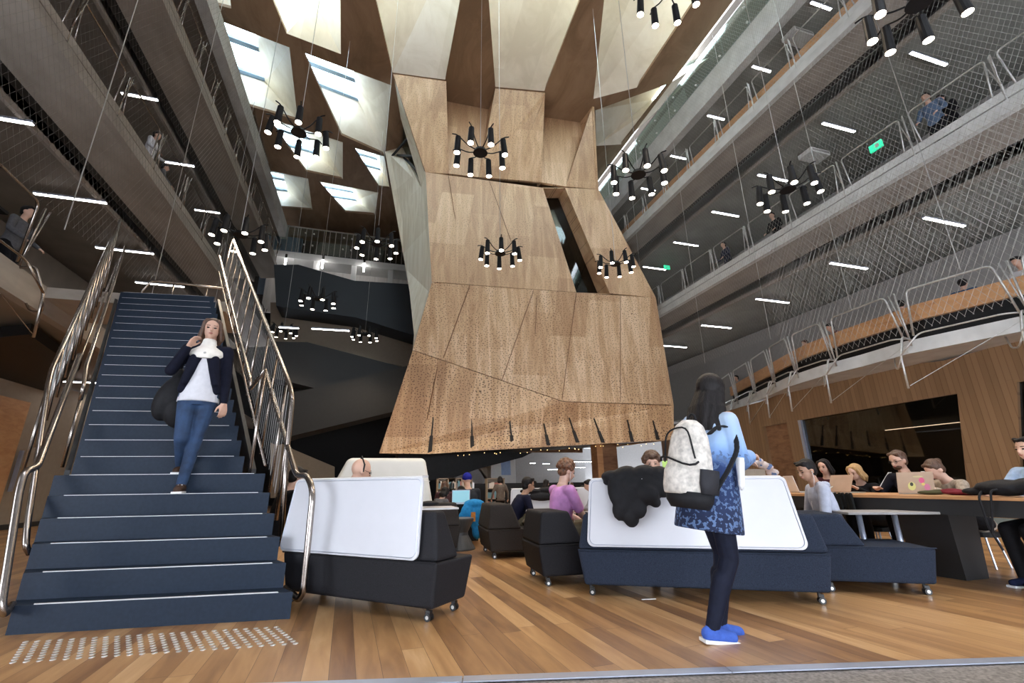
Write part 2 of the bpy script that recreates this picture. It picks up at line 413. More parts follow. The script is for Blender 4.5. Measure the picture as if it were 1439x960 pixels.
bm = B(); prism(bm, [A3+V((.08, 0, 0)), down(A3)+V((.08, 0, 0)), G2b+V((.08, 0, 0)), G2+V((.08, 0, 0))], (.02, 0, 0)); struct('window_1', bm, M['glass_dk'])
bm = B(); prism(bm, [G3+V((.08, 0, 0)), G3b+V((.08, 0, 0)), V((XW+.08, 3.6, .12)), V((XW+.08, 3.6, 3.0))], (.02, 0, 0)); struct('window_2', bm, M['glass_dk'])
bm = B(); prism(bm, [A3+V((-.01, 0, 0)), down(A3)+V((-.01, 0, 0)), down(A3)+V((-.01, -.09, 0)), A3+V((-.01, -.09, 0))], (.12, 0, 0)); struct('trim_2', bm, M['alu'])
bm = B(); prism(bm, [A1+V((.12, 0, 0)), down(A1, .02)+V((.12, 0, 0)), down(A2, .02)+V((.12, 0, 0)), A2+V((.12, 0, 0))], (.05, 0, 0)); struct('door_1', bm, M['wood_dk'])
bm = B(); box(bm, 15.4, 15.55, 2, 14, 0, 3.5, 0); box(bm, XW+.18, 15.4, 2.0, 2.1, 0, 3.5, 0); box(bm, XW+.18, 15.4, 11.2, 11.3, 0, 3.5, 0)
struct('wall_meeting_room', bm, M['soffit_l'])
# timber returns and frames beyond the door (far end of the wall)
bm = B(); q = wr(985, 566)
prism(bm, [(XW, q.y, 0), (XW+.4, q.y+3.5, 0), (XW+.4, q.y+3.5, 3.4), (XW, q.y, 3.1)], (.6, 0, 0)); struct('wall_right_return', bm, M['wood_wall'])


# ---- left ground floor
bm = B(); box(bm, -8.9, -8.64, 2, 30, .0, 3.75); struct('wall_left_ground', bm, M['tan'])
bm = B(); a = at(-2, 550, x=-8.6); b_ = at(57, 570, x=-8.6)
box(bm, -8.64, -8.58, a.y-3, at(44, 560, x=-8.6).y, .1, 3.1); d1 = struct('door_2', bm, M['wood_rail'])
bm = B(); y_ = at(38, 600, x=-8.6).y; box(bm, -8.58, -8.52, y_-.04, y_+.04, .9, 1.9); obj('door_handle', bm, M['alu'], d1)
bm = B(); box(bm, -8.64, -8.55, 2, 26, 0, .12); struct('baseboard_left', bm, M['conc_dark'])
bm = B(); prism(bm, [at(-40, 478, z=3.5), at(-40, 528, z=3.5), at(62, 556, z=3.5), at(112, 520, z=3.5), at(40, 470, z=3.5)], (0, 0, .2)); struct('ceiling_recess_left', bm, M['black'])

# ---- far end of the atrium
YF = 25.9
def fq(px): return [at(x, y, y=YF) for x, y in px]
bm = B(); box(bm, -12, 12, YF+3.6, YF+3.8, 12.0, 19.5); struct('wall_far_top', bm, M['navy_panel'])
bm = B(); a = at(380, 300, y=YF+3.5); b_ = at(427, 330, y=YF+3.5); box(bm, a.x, b_.x, YF+3.4, YF+3.55, 12, 16.5); struct('wall_far_panel', bm, M['blueframe'])
bm = B(); zf = at(470, 362, y=YF).z; zb = at(470, 368, y=YF).z
box(bm, -6.6, 3.5, YF-.1, YF+3.6, zb-.12, zf); struct('floor_far_bridge', bm, M['white'])
# white lit band under it with pilasters
bm = B(); box(bm, -6.6, 3.5, YF+1.2, YF+1.4, zb-3.0, zb-.12); struct('wall_far_band', bm, timber('whitewashed_board', [(.62, .58, .54), (.74, .70, .66), (.82, .79, .76)], streak=(5, 5, .4)))
bm = B()
for p0, p1 in ((440, 449), (494, 501), (546, 553)):
    a = at(p0, 375, y=YF); b_ = at(p1, 375, y=YF); box(bm, a.x, b_.x, YF-.05, YF+.3, zb-3, zb-.1)
struct('wall_far_pilasters', bm, M['white'])
gb = thing('glass_balustrade', 'glass balustrade with silver clamps on the far bridge under the ceiling', 'balustrade', (0, YF-.15, zf))
bm = B(); box(bm, -6.5, 3.4, -.01, .01, .02, 1.55); obj('glass_panel', bm, M['glass'], gb)
bm = B(); x = -6.5
while x < 3.4: box(bm, x, x+.035, -.03, .0, 0, 1.6); x += .32
obj('slat_screen', bm, M['galv'], gb)
bm = B()
for i in range(4):
    for dx in (0, .45):
        for z in (.5, 1.25): cyl(bm, (-4.6+i*2.1+dx, -.02, z), (-4.6+i*2.1+dx, -.07, z), .05, n=8)
obj('clamp', bm, M['white'], gb)
bm = B(); box(bm, -6.5, 3.4, -.03, .03, 1.55, 1.62); obj('handrail', bm, M['galv'], gb)
for i, (p, q2) in enumerate(((402, 363), (454, 365), (512, 370))):
    a = at(p, q2, y=YF-.3); b2 = at(p+(2 if i else 3), q2+14, y=YF-.3)
    t = thing('wall_lamp', ['short lit tube under the far bridge beside the left gallery', 'short lit tube under the far bridge above the upper dark flight', 'short lit tube under the far bridge nearest the timber pod'][i], 'lamp', a)
    bm = B(); cyl(bm, (0, 0, .25), (0, 0, 0), .06); obj('holder', bm, M['black'], t)
    bm = B(); cyl(bm, (0, 0, 0), (0, 0, -.55), .05); obj('tube', bm, M['tube'], t)
# dark flights of stairs crossing at the far end
def flight(name, px, Y, th, mat, label=None):
    bm = B(); prism(bm, [at(x, y, y=Y) for x, y in px], (0, th, 0))
    o = obj(name, bm, mat); tag(o, label, 'staircase'); return o
flight('dark_staircase', [(385, 372), (419, 372), (498, 394.5), (600, 401), (600, 478), (581, 471), (500, 446), (388, 430)], 22.5, 1.6, M['navy_panel'], 'slate coloured solid sided flight crossing high behind the timber pod')
flight('dark_staircase', [(380, 480), (432, 481), (600, 525), (600, 560), (440, 545), (380, 530)], 21.8, 1.4, M['charcoal'], 'charcoal solid sided flight falling to the right, middle of the three')
flight('dark_staircase', [(380, 562), (413, 551), (468, 540), (565, 516), (610, 506), (610, 566), (549, 579.5), (413, 612), (380, 622)], 20.0, 1.4, plain('grey_panel', (.022, .0215, .021), .7), 'dark grey solid sided flight rising to the right, lowest of the three')
bm = B(); prism(bm, [at(x, y, y=24.3) for x, y in ((380, 425), (400, 425), (600, 490), (600, 520), (380, 482))], (0, 5, 0)); struct('ceiling_far_level_2', bm, M['tan'])
bm = B(); box(bm, -9, 4.5, 28.0, 28.2, 0, 11.8); struct('wall_far_dark', bm, M['black'])
bm = B(); prism(bm, [at(x, y, y=24.5) for x, y in ((380, 615), (413, 632), (470, 656), (470, 700), (380, 700))], (0, .2, 0)); struct('wall_far_low', bm, M['tan'])
# pale hall beyond, right of the dark end
bm = B(); box(bm, 4.5, 15.0, 31.5, 31.7, 0, 3.6); struct('wall_far_hall', bm, M['plaster'])
bm = B(); prism(bm, [at(x, y, y=19.0) for x, y in ((690, 640), (724, 640), (726, 700), (690, 700))], (0, .8, 0)); struct('column_far', bm, M['white'])
bm = B(); prism(bm, [at(x, y, y=19.6) for x, y in ((665, 648), (692, 640), (692, 690), (700, 690))], (0, .3, 0)); struct('wall_far_hall_panel', bm, M['tan'])
bm = B(); prism(bm, [at(x, y, y=19.3) for x, y in ((701, 644), (714, 644), (715, 668), (702, 668))], (0, -.31, 0)); struct('window_3', bm, plain('blue_film', (.30, .42, .66), .4))
bm = B(); box(bm, 4.5, 15, 17.5, 31, 3.38, 3.48); struct('ceiling_far_hall', bm, M['concrete_l'])
bm = B()
for p0, p1 in ((840, 848), (849, 872)):
    a = at(p0, 650, y=15.2); b_ = at(p1, 650, y=15.2); box(bm, a.x, b_.x, 15.2+(p0 > 845)*.2, 15.7, 0, 3.0, 0 if p0 < 845 else 1)
struct('column_timber', bm, [M['wood_rail'], M['wood_dk']])
# right side far: level 1 grey lit wall handled by gallery wall

# ================================================================ CEILING: timber lattice with faceted coffers
ZC = 16.5
Z_ = lambda x, y: at(x, y, z=ZC)
def ext(a, b, y):
    t = (y-a[1])/(b[1]-a[1]); return (a[0]+(b[0]-a[0])*t, y)
co = {}
# each: near-left, near-right, far-right, far-left (photo pixels), skylight rect u0,u1,v0,v1 (v from near to far)
co['a0'] = ([(262, -60), (318, -55), (325, 12), (286, 2)], (.0, 1., -.9, -.03))
co['a1'] = ([(290, 22), (406.7, 66.7), (418.5, 169), (326, 142)], (.0, .58, .0, .56))
co['a2'] = ([(331, 151), (358, 162), (378, 230), (352, 227)], (-.6, -.1, .0, .4))
co['a3'] = ([(352, 234), (433, 251), (439, 295), (374, 290)], (.0, .55, .04, .5))
co['b0'] = ([(365, -45), (478, -45), (479, 76), (402.7, 47)], (.0, 1., -.9, -.03))
co['b1'] = ([(426.7, 74), (550.0, 120), (540, 217), (480, 190)], (.0, .55, .0, .36))
co['b2'] = ([(375, 165), (481.7, 200), (481.7, 252), (430, 241)], (.02, .5, .05, .5))
co['b3'] = ([(445.7, 254), (531.7, 270.7), (526.7, 301.7), (485, 298)], (.04, .55, .04, .5))
co['c1'] = ([(496, 206.7), (540.5, 220), (547.7, 265), (532, 263)], (.0, .7, .02, .45))
c0l, c0r = (528, 0), (551.7, 103); co['c0'] = ([ext(c0l, c0r, -120), ext((646.7, 0), (625.7, 112), -120), (625.7, 112), (551.7, 102)], (.0, 1., -.9, -.03))
co['d0'] = ([ext((686.7, 0), (696, 123), -120), ext((815, 0), (765, 128), -120), (765, 128), (696, 122)], (.0, 1., -.9, -.03))
co['e0'] = ([ext((846.7, 0), (833, 140), -120), ext((990, -28), (960, 13), -120), (895, 123), (834, 139)], (.0, 1., -.9, -.03))
co['e1'] = ([(836.7, 155), (941.7, 118), (873, 203), (838, 205)], (.9, 1.3, -.2, .2))
frame = [V((-7.3, -3.5, ZC)), V((10.62, -3.5, ZC)), V((10.62, 26.2, ZC)), V((-7.3, 26.2, ZC))]
# clip e0 right edge etc happens inside frame by construction
def inset_in(p): return V((min(max(p.x, -7.2), 10.55), min(max(p.y, 5.7), 26.0), ZC))
holes = {}
for k, (q, uv) in co.items(): holes[k] = [inset_in(Z_(*p)) for p in q]
bm = B(); edges = []
def loop(pts):
    vs = [bm.verts.new(p) for p in pts]
    for i in range(len(vs)): edges.append(bm.edges.new((vs[i], vs[(i+1) % len(vs)])))
loop(frame)
for h in holes.values(): loop(h)
bmesh.ops.triangle_fill(bm, use_beauty=False, use_dissolve=False, edges=edges)
# drop triangles lying inside an opening
def inside(p, poly):
    c = False; n = len(poly)
    for i in range(n):
        a, b = poly[i], poly[i-1]
        if (a.y > p.y) != (b.y > p.y) and p.x < (b.x-a.x)*(p.y-a.y)/(b.y-a.y)+a.x: c = not c
    return c
for f in list(bm.faces):
    c = f.calc_center_median()
    if any(inside(c, h) for h in holes.values()): bm.faces.remove(f)
r = bmesh.ops.extrude_face_region(bm, geom=list(bm.faces))
bmesh.ops.translate(bm, verts=[v for v in r['geom'] if isinstance(v, bmesh.types.BMVert)], vec=(0, 0, .12))
struct('ceiling', bm, M['lattice'])
n_ = 0
for k, (q, uv) in co.items():
    P = holes[k]
    def bl(u, v, dz): return (P[0]*(1-u)*(1-v)+P[1]*u*(1-v)+P[2]*u*v+P[3]*(1-u)*v)+V((0, 0, dz))
    DZ = 2.3; u0, u1, v0, v1 = uv
    kz = (ZC+DZ-H)/(ZC-H)
    T = [V((p.x*kz, p.y*kz, ZC+DZ)) for p in (bl(u0, v0, 0), bl(u1, v0, 0), bl(u1, v1, 0), bl(u0, v1, 0))]
    bm = B(); Bt = [bm.verts.new(p) for p in P]; Tt = [bm.verts.new(p) for p in T]
    for i in range(4):
        j = (i+1) % 4
        if i in (1, 2):
            mid = bm.verts.new((P[i]*.45+P[j]*.55)*.5+(T[i]*.7+T[j]*.3)*.5+V((0, 0, .12)))
            for tri in ((Bt[i], Bt[j], mid), (Bt[j], Tt[j], mid), (Tt[j], Tt[i], mid), (Tt[i], Bt[i], mid)): bm.faces.new(tri)
        else:
            bm.faces.new((Bt[i], Bt[j], Tt[i])); bm.faces.new((Bt[j], Tt[j], Tt[i]))
    for f in bm.faces: f.material_index = rnd.random() < .35
    n_ += 1
    struct('ceiling_coffer_%d' % n_, bm, [M['coffer'], M['coffer2']])
    if k in ('a1', 'a3', 'b1', 'b2', 'b3', 'c1'):
        bm = B()
        for t in (.30, .96):
            a = T[0].lerp(T[3], t); b2 = T[1].lerp(T[2], t); d = (T[3]-T[0]).normalized()*.13
            prism(bm, [a-d, b2-d, b2+d, a+d], (0, 0, .15))
        struct('window_skylight_%d' % n_, bm, M['blueframe'])
    bm = B(); prism(bm, [p+V((0, 0, .17)) for p in T], (0, 0, .02)); struct('window_pane_%d' % n_, bm, M['glass'])
bm = B(); box(bm, -7.5, -7.3, -6, 30, 16.5, 19.0); struct('ceiling_leak_block_left', bm, M['plaster'])  # unseen wall added to stop light leaking in above the left ceiling

# ================================================================ THE HANGING TIMBER POD
pod = thing('hanging_timber_pod', 'huge faceted timber clad studio volume hanging from the coffered ceiling', 'hanging room', (0, 0, 0))
def pp(px, py, Y): return at(px, py, y=Y)
nb = {'A': pp(533, 637, 15.3), 'B': pp(604, 638, 15.0), 'C': pp(663, 634, 14.8), 'D': pp(947, 618, 14.0),
      'E': pp(580, 492.5, 15.1), 'F': pp(791.7, 565, 14.35), 'G': pp(946.7, 570, 14.0), 'H': pp(606.7, 397, 15.2), 'I': pp(921.7, 419, 14.2),
      'J': pp(598, 242, 15.7), 'K': pp(841, 266, 14.9), 'L': pp(552.5, 104, 14.75), 'O': pp(835, 148, 14.05)}
def facet(name, pts, mat, th=.12, label=None, par=pod):
    bm = B(); prism(bm, pts, (.0, th, .0)); o = obj(name, bm, mat, par)
    if label: o['label'] = label
    return o
g = V((0, 0, .012))
facet('lower_panel', [nb['A'], nb['B'], nb['C'], nb['D'], nb['G'], nb['F'], nb['E']], M['pod_low'], label='perforated panel band along the bottom edge')
facet('middle_panel', [nb['E']+g*2, nb['F']+g*2, nb['G']+g*2, nb['I'], nb['H']], M['pod_mid'])
w1, w2, w3, w4 = pp(763, 264, 15.1), pp(794, 264, 15.05), pp(857, 413, 14.5), pp(810, 411.5, 14.6)
u1, u2 = pp(780, 398.5+10, 14.6), None
facet('upper_panel', [nb['H']+g*2, w4+g*2, w1, nb['J']], M['pod_up'])
facet('upper_panel', [w3+g*2, nb['I']+g*2, nb['K'], w2], M['pod_up'])
# reveal of the slanted window and its glass
bm = B()
for a, b2 in ((w1, w2), (w2, w3), (w3, w4), (w4, w1)):
    prism(bm, [a+V((0, .02, 0)), b2+V((0, .02, 0)), b2+V((0, 1.0, 0)), a+V((0, 1.0, 0))], (0, 0, .02))
obj('window_reveal', bm, M['pod_up'], pod)
wg = facet('window_glass', [p+V((0, .75, 0)) for p in (w1, w2, w3, w4)], M['glass_dk'], .02)
bm = B(); box(bm, w1.x-.5, w3.x+1.5, 19, 19.1, 6, 13); obj('inner_wall', bm, M['plaster'], pod)
# neck: columns and recesses
nk = lambda px, py, Y: pp(px, py, Y)
P1, P2 = nk(626, 112, 14.5), nk(630, 244, 15.6)
facet('neck_panel', [nb['J'], P2, P1, nb['L']], M['pod_up'])
R1a, R1b, R1c = nk(627, 121, 15.5), nk(696, 128, 15.4), nk(673, 249, 15.6)
facet('neck_recess', [P2, R1c, R1b, R1a], M['pod_up'], label='recessed bay of the neck, left')
Q1, Q2, Q3, Q4 = nk(696, 124, 14.3), nk(765, 130, 13.95), nk(760, 256, 15.25), nk(716, 252, 15.4)
facet('neck_panel', [R1c, Q4, nk(763, 142, 14.1), Q2, Q1], M['pod_up'])
facet('neck_panel', [Q4, Q3, nk(765, 133, 13.98), nk(763, 143, 14.08)], M['pod_up'])
R2a, R2b, R2c = nk(767, 140, 15.2), nk(834, 150, 15.0), nk(795, 262, 15.1)
facet('neck_recess', [Q3, R2c, R2b, R2a], M['pod_up'], label='recessed bay of the neck, right')
facet('neck_panel', [R2c, nb['K'], nb['O'], nk(832, 150, 14.1)], M['pod_up'])
for a, b2, dy in ((P1, P2, .12), (Q2, Q3, .12)):
    bm = B(); prism(bm, [a, b2, b2+V((.0, .5, 0)), a+V((0, 1.5, 0))], (.03, 0, 0)); obj('neck_return', bm, M['pod_up'], pod)
bm = B(); prism(bm, [Q1, R1c, R1c+V((0, .3, 0)), Q1+V((0, 1.4, 0))], (.03, 0, 0)); obj('neck_return', bm, M['pod_up'], pod)
# left flank, its colour paled to stand in for skylight
S2, S3, S4, S5 = nk(541, 213, 18.8), nk(567, 360, 18.2), nk(583, 455, 16.6), nk(563, 166, 16.4)
S6, S7 = nk(592, 264, 16.6), nk(563, 207, 18.2)
def side(name, pts, label=None):
    bm = B(); prism(bm, pts, (.1, .02, 0)); o = obj(name, bm, M['pod_side'], pod)
    if label: o['label'] = label
    return o
side('flank_panel', [nb['L'], nb['J'], S6, S5], 'flank panel beside the slit window, painted pale as if skylit')
side('flank_panel', [S2, S7, S6, S3])
side('flank_panel', [S3, S6, nb['J'], nb['H']])
side('flank_panel', [S3, nb['H'], nb['E'], S4])
bm = B(); prism(bm, [S5+V((.1, 0, 0)), S6+V((.1, 0, 0)), S7+V((.1, 0, 0))], (.03, 0, 0)); obj('slit_window', bm, M['glass_g'], pod)
bm = B(); prism(bm, [nb['L'], S5, S7, S2], (.04, 0, 0)); obj('flank_edge', bm, M['lattice'], pod)
for t in (.25, .55, .8):
    a = S5.lerp(S6, t); b2 = S2.lerp(S7, t)
    bm = B(); tube(bm, [a+V((.16, 0, 0)), b2+V((.16, 0, -.3))], .06, 6); obj('mullion', bm, M['navy_panel'], pod)
# right flank, back, underside
bm = B(); prism(bm, [nb['D'], nb['G'], nb['I'], nb['K'], nb['O'], nb['O']+V((-.6, 5, 0)), nb['I']+V((-.6, 5, 0)), nb['D']+V((-.6, 5, 0))], (-.1, 0, 0)); obj('flank_panel', bm, M['pod_up'], pod)
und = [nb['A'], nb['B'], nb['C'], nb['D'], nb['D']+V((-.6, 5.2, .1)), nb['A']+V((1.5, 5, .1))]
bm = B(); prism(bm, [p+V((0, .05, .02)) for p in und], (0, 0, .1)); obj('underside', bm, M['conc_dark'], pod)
bm = B(); box(bm, nb['A'].x+1.5, nb['D'].x-.6, 20.2, 20.3, 2.3, 16.4); obj('back_panel', bm, M['wood_dk'], pod)
bm = B(); prism(bm, [nb['H']+V((.3, .3, 0)), nb['E']+V((.3, .3, 0)), nb['A']+V((.3, .3, .05)), nb['A']+V((1.5, 5, .1)), S4+V((1.2, 3.2, 0))], (.05, 0, 0)); obj('inner_flank', bm, M['pod_side'], pod)
slots = [((609, 586), (604, 637)), ((663, 590), (664, 634)), ((716.5, 592), (721, 630)), ((764.5, 595), (771, 626)), ((800, 587), (812, 622)), ((835, 588), (848, 622)), ((882, 590), (889, 621)), ((918, 591), (925, 618))]
for (a, b2) in slots:
    t = (b2[0]-533)/(947-533); Yb = 15.3-1.3*t-.05
    p, q = at(*a, y=Yb), at(*b2, y=Yb)
    m_ = p.lerp(q, .52)
    bm = B(); prism(bm, [p+V((-.02, 0, 0)), p+V((.02, 0, 0)), m_+V((.025, 0, 0)), m_+V((-.025, 0, 0))], (0, .03, 0))
    prism(bm, [m_+V((-.05, 0, 0)), m_+V((.05, 0, 0)), q+V((.065, 0, 0)), q+V((-.065, 0, 0))], (0, .03, 0)); obj('air_slot', bm, M['conc_dark'], pod)
# panel joints on the front
joints = [((660, 402), (623, 503), 15.1), ((750, 408), (705, 535), 14.8), ((810, 412), (790, 560), 14.5), ((872, 416), (872, 565), 14.3), ((617, 505), (600, 590), 15.1), ((755, 415), (752, 470), 14.7),
          ((687, 252), (742, 405), 15.2), ((630, 246), (655, 400), 15.5), ((763, 143), (673, 320), None)]
for a, b2, Y in joints:
    if Y is None: continue
    bm = B(); tube(bm, [at(*a, y=Y-.1 if Y else 14), at(*b2, y=Y-.16)], .012, 4); obj('joint_line', bm, M['wood_dk'], pod)
# small fairy lights along the underside edge
rr = random.Random(3)
for i in range(26):
    t = .12+.86*i/26+rr.uniform(-.01, .01); p = nb['B'].lerp(nb['D'], t)
    p = p+V((rr.uniform(-.2, .2), rr.uniform(0, .5), 0)); bm = B(); ball(bm, p+V((0, .35, -.02-rr.random()*.09)), .014, sub=1); obj('edge_lamp', bm, M['bulb_s'] if 'bulb_s' in M else M['bulb'], pod)
# black stair soffit under the pod
bm = B(); prism(bm, [at(x, y, y=16.8) for x, y in ((560, 630), (748, 636), (734, 643), (672, 659), (636, 672), (600, 676), (560, 676))], (0, 2.0, 0)); tag(obj('black_stair_soffit', bm, M['black']), 'black sloping underside of a stair below the timber pod', 'staircase')

# unseen wall behind the viewer, added to hold back daylight; opening for glazed entrance
bm = B(); box(bm, -12, -2, -7.2, -7, 0, 19); box(bm, 8, 18, -7.2, -7, 0, 19); box(bm, -4.5, 11.5, -7.2, -7, 3.0, 19); struct('wall_daylight_block', bm, M['plaster'])
# ================================================================ THE BLUE STAIRCASE
RS, TX, TY = .1748, -.0984, .2015
SL0, SR0 = V((-2.252, 4.313, 0)), V((-.482, 4.098, 0))
ST = V((TX, TY, 0)); NRM = V((TY, -TX, 0)).normalized()          # sideways, to the right of the climb
stair = thing('staircase', 'wide dark blue staircase with pale nosing strips climbing to the left gallery', 'staircase', SL0)
def sp(p): return p-SL0
for k in range(24):
    ins = 0 if k < 6 else .13
    a = SL0+ST*k; b = SR0+ST*k
    d = (b-a).normalized(); a = a+d*ins; b = b-d*ins*1.2
    z1 = RS*(k+1); dep = ST*1.12
    zb = max(0, z1-RS-.24) if k > 6 else 0
    bm = B(); hexa(bm, [sp(p)+V((0, 0, zz)) for zz in (zb if k else 0, z1) for p in (a, b, b+dep, a+dep)])
    st = obj('step', bm, M['tread'], stair)
    bm = B(); q = ST*.055; e = d*(.12 if k < 6 else .04)
    e2 = d*.10
    hexa(bm, [sp(p)+V((0, 0, zz)) for zz in (z1-.004, z1+.005) for p in (a+e+ST*.02, b-e2+ST*.02, b-e2+ST*.02+q*2.2, a+e+ST*.02+q*2.2)])
    obj('nosing_strip', bm, M['strip'], st)
for s0, sg in ((SL0, 1), (SR0, -1)):
    d = (SR0-SL0).normalized()*sg
    a = s0+ST*6+d*.07; b = s0+ST*24+d*.07
    bm = B(); prism(bm, [sp(a)+V((0, 0, RS*6-.35)), sp(b)+V((0, 0, RS*24-.35)), sp(b)+V((0, 0, RS*24+.03)), sp(a)+V((0, 0, RS*6+.05))], NRM*.04)
    obj('stringer', bm, M['charcoal'], stair)
# balustrades
DEBUG = False
def rail_plane(px, py, p0): return on_plane(px, py, p0, NRM)
def balustrade(side, label):
    s = -1 if side == 'l' else 1
    base = (SL0 if s < 0 else SR0)
    t = thing('stair_balustrade', label, 'balustrade', base+ST*0)
    L = lambda p: p-base
    PO = base+NRM*s*.10; PI = base-NRM*s*.10
    if s < 0:
        YL = {(169, 309): 9.35, (73, 519): 5.72, (67, 545): 5.55, (38, 740): 4.95, (36, 768): 4.9, (42, 778): 4.95, (176, 347): 9.35, (121, 516): 5.85, (117, 545): 5.7, (113, 562): 5.75, (112, 499): 5.85, (52, 657): 4.52, (35, 662): 4.42, (27, 690): 4.38, (2, 850): 4.2, (6, 864): 4.22, (17, 850): 4.35}
        outer = [(169, 309), (73, 519), (67, 545), (38, 740), (36, 768), (42, 778)]
        inner = [(176, 347), (121, 516), (117, 545), (113, 562)]
        low = [(112, 499), (52, 657), (35, 662), (27, 690), (2, 850), (6, 864), (17, 850)]
    else:
        outer = [(326.5, 334), (407, 540), (411, 560), (403, 640), (395, 760)]
        inner = [(308, 360), (352, 535), (351, 548), (373, 520)]
        low = [(373, 522), (417, 669), (432, 668), (440, 690), (426, 832), (420, 843), (401, 826)]
    if s < 0:
        po, pi, pl = [[L(at(x, y, y=YL[(x, y)])) for x, y in q] for q in (outer, inner, low)]
    else:
        po = [L(rail_plane(x, y, PO)) for x, y in outer]
        pi = [L(rail_plane(x, y, PI)) for x, y in inner]
        pl = [L(rail_plane(x, y, PO)) for x, y in low]
    for nm, p, r in (('handrail', po, .023), ('handrail', pi, .02), ('handrail', pl, .025)):
        bm = B(); tube(bm, rounded(p, .09), r, 12); obj(nm, bm, M['steel'], t, smooth=True)
    # posts from the strings up to the top rail
    a0, a1 = po[1], po[0]
    n = 11
    for i in range(n):
        u = i/(n-1)
        top = a1.lerp(a0, u*.98)
        k = (top.xy).dot(ST.xy)/ST.xy.dot(ST.xy)
        foot = V((top.x-s*NRM.x*.04, top.y-s*NRM.y*.04, max(0.0, RS*k-.05)))
        bm = B(); tube(bm, [foot+V((-ST.x*.3, -ST.y*.3, 0)), top], .013, 8); obj('post', bm, M['steel'], t, smooth=True)
    for i, (q, w_) in enumerate(zip((po[2], pi[-1]), (.0, .0))):
        k = q.xy.dot(ST.xy)/ST.xy.dot(ST.xy)
        bm = B(); tube(bm, [V((q.x, q.y, max(0, RS*k-.1))), q], .016, 8); obj('post', bm, M['steel'], t, smooth=True)
    # fine wire infill
    bm = B(); m_ = 70
    for i in range(m_):
        u = i/(m_-1); top = a1.lerp(a0, u); k = (top.xy).dot(ST.xy)/ST.xy.dot(ST.xy)
        tube(bm, [V((top.x, top.y, max(0, RS*k+.02))), top], .0012, 3)
    o = obj('wire_infill', bm, M['galv'], t); o['kind'] = 'stuff'
    # low kick rails on the strings (catching the light)
    bm = B(); c0 = a0-V((0, 0, .82)); c1 = a1-V((0, 0, .82)); tube(bm, [c1-V(NRM)*s*.12, c0-V(NRM)*s*.12], .013, 8); obj('kick_rail', bm, M['steel'], t, smooth=True)
    return t
balustrade('l', 'bent stainless steel tube balustrade on the left side of the blue staircase')
balustrade('r', 'bent stainless steel tube balustrade on the right side of the blue staircase')
# rail at the head of the stair
zt_ = RS*24; yh = 9.4
t = thing('landing_rail', 'low bent steel rail across the landing at the head of the staircase', 'railing', (-4.4, yh, zt_))
pts = [at(x, y, y=yh)-V((-4.4, yh, zt_)) for x, y in ((197, 424), (197, 412), (213, 394), (262, 399), (316, 406))]
bm = B(); tube(bm, rounded(pts, .1), .022, 10); obj('handrail', bm, M['steel'], t, smooth=True)
for x, y in ((245, 397), (292, 403)):
    p = at(x, y, y=yh)-V((-4.4, yh, zt_)); bm = B(); tube(bm, [p, V((p.x, p.y, .0))], .014, 8); obj('post', bm, M['steel'], t, smooth=True)
# tactile studs
c = [V((-1.84, 3.66, 0)), V((-.36, 3.48, 0)), V((-.54, 3.90, 0)), V((-2.02, 4.09, 0))]
bm = B(); cyl(bm, (0, 0, 0), (0, 0, .003), .0155, n=14); cyl(bm, (0, 0, .003), (0, 0, .0055), .014, .010, n=14)
s0 = obj('tactile_stud', bm, M['galv']); tag(s0, 'small round steel tactile stud set in the timber floor at the foot of the staircase', 'floor stud', 'tactile studs at the foot of the stairs')
first = True
for i in range(24):
    for j in range(9):
        u, v = i/23, j/8
        p = c[0]*(1-u)*(1-v)+c[1]*u*(1-v)+c[2]*u*v+c[3]*(1-u)*v
        if first: o = s0; first = False
        else: o = s0.copy(); COL.objects.link(o)
        o.location = p

# ================================================================ LINEAR CEILING LIGHTS
lit0 = None
def linlight(p, q, lab, grp, wdt=.07):
    global lit0
    d = q-p; ln = d.length
    t = thing('ceiling_light', lab, 'light fitting', p, math.atan2(d.y, d.x), grp)
    bm = B(); box(bm, 0, ln, -wdt/2-.012, wdt/2+.012, 0, .05); obj('housing', bm, M['alu'], t)
    bm = B(); box(bm, .01, ln-.01, -wdt/2, wdt/2, -.012, .0); obj('diffuser', bm, M['tube'], t)
def row(xa, xb, z, ys, side, lvl, names):
    for i, y in enumerate(ys):
        linlight(V((xa, y, z)), V((xb, y, z)), 'slim lit ceiling tube under the %s gallery, %s' % (lvl, names[i] if i < len(names) else 'number %d from the front' % (i+1)), 'ceiling tubes under the %s gallery' % lvl)
ORD = ['first from the front', 'second from the front', 'third from the front', 'fourth from the front', 'fifth from the front', 'sixth from the front', 'seventh from the front', 'eighth from the front']
row(12.9, 14.4, 7.2, [4.3, 6.6, 9.15, 12.05, 15.0, 18.0, 21.0, 24.0], 1, 'right second floor', ORD)
row(12.3, 13.6, 11.2, [5.5, 7.95, 10.45, 12.8, 15.3, 17.8, 20.3], 1, 'right third floor', ORD)
row(11.7, 12.5, 14.7, [7.0, 9.3, 11.6, 14.0, 16.4], 1, 'right top floor', ORD)
row(-8.2, -6.75, 7.7, [9.5, 12.2, 14.9, 17.4, 19.8], -1, 'left second floor', ORD)
row(-7.6, -6.7, 11.7, [13.0, 16.0, 19.0], -1, 'left third floor', ORD)
row(-8.5, -7.3, 3.7, [14.9, 17.4], -1, 'left first floor', ORD)
linlight(at(392, 460, z=6.55), at(420, 461.5, z=6.55), 'short lit tube on the tan ceiling behind the dark flights', 'tubes on the far ceiling')
linlight(at(438, 462, z=6.55), at(491, 465, z=6.55), 'long lit tube on the tan ceiling behind the dark flights', 'tubes on the far ceiling')
linlight(at(1350, 593, x=14.6), at(1241, 589, x=14.6), 'thin lit tube seen through the meeting room window', 'meeting room tubes', .04)
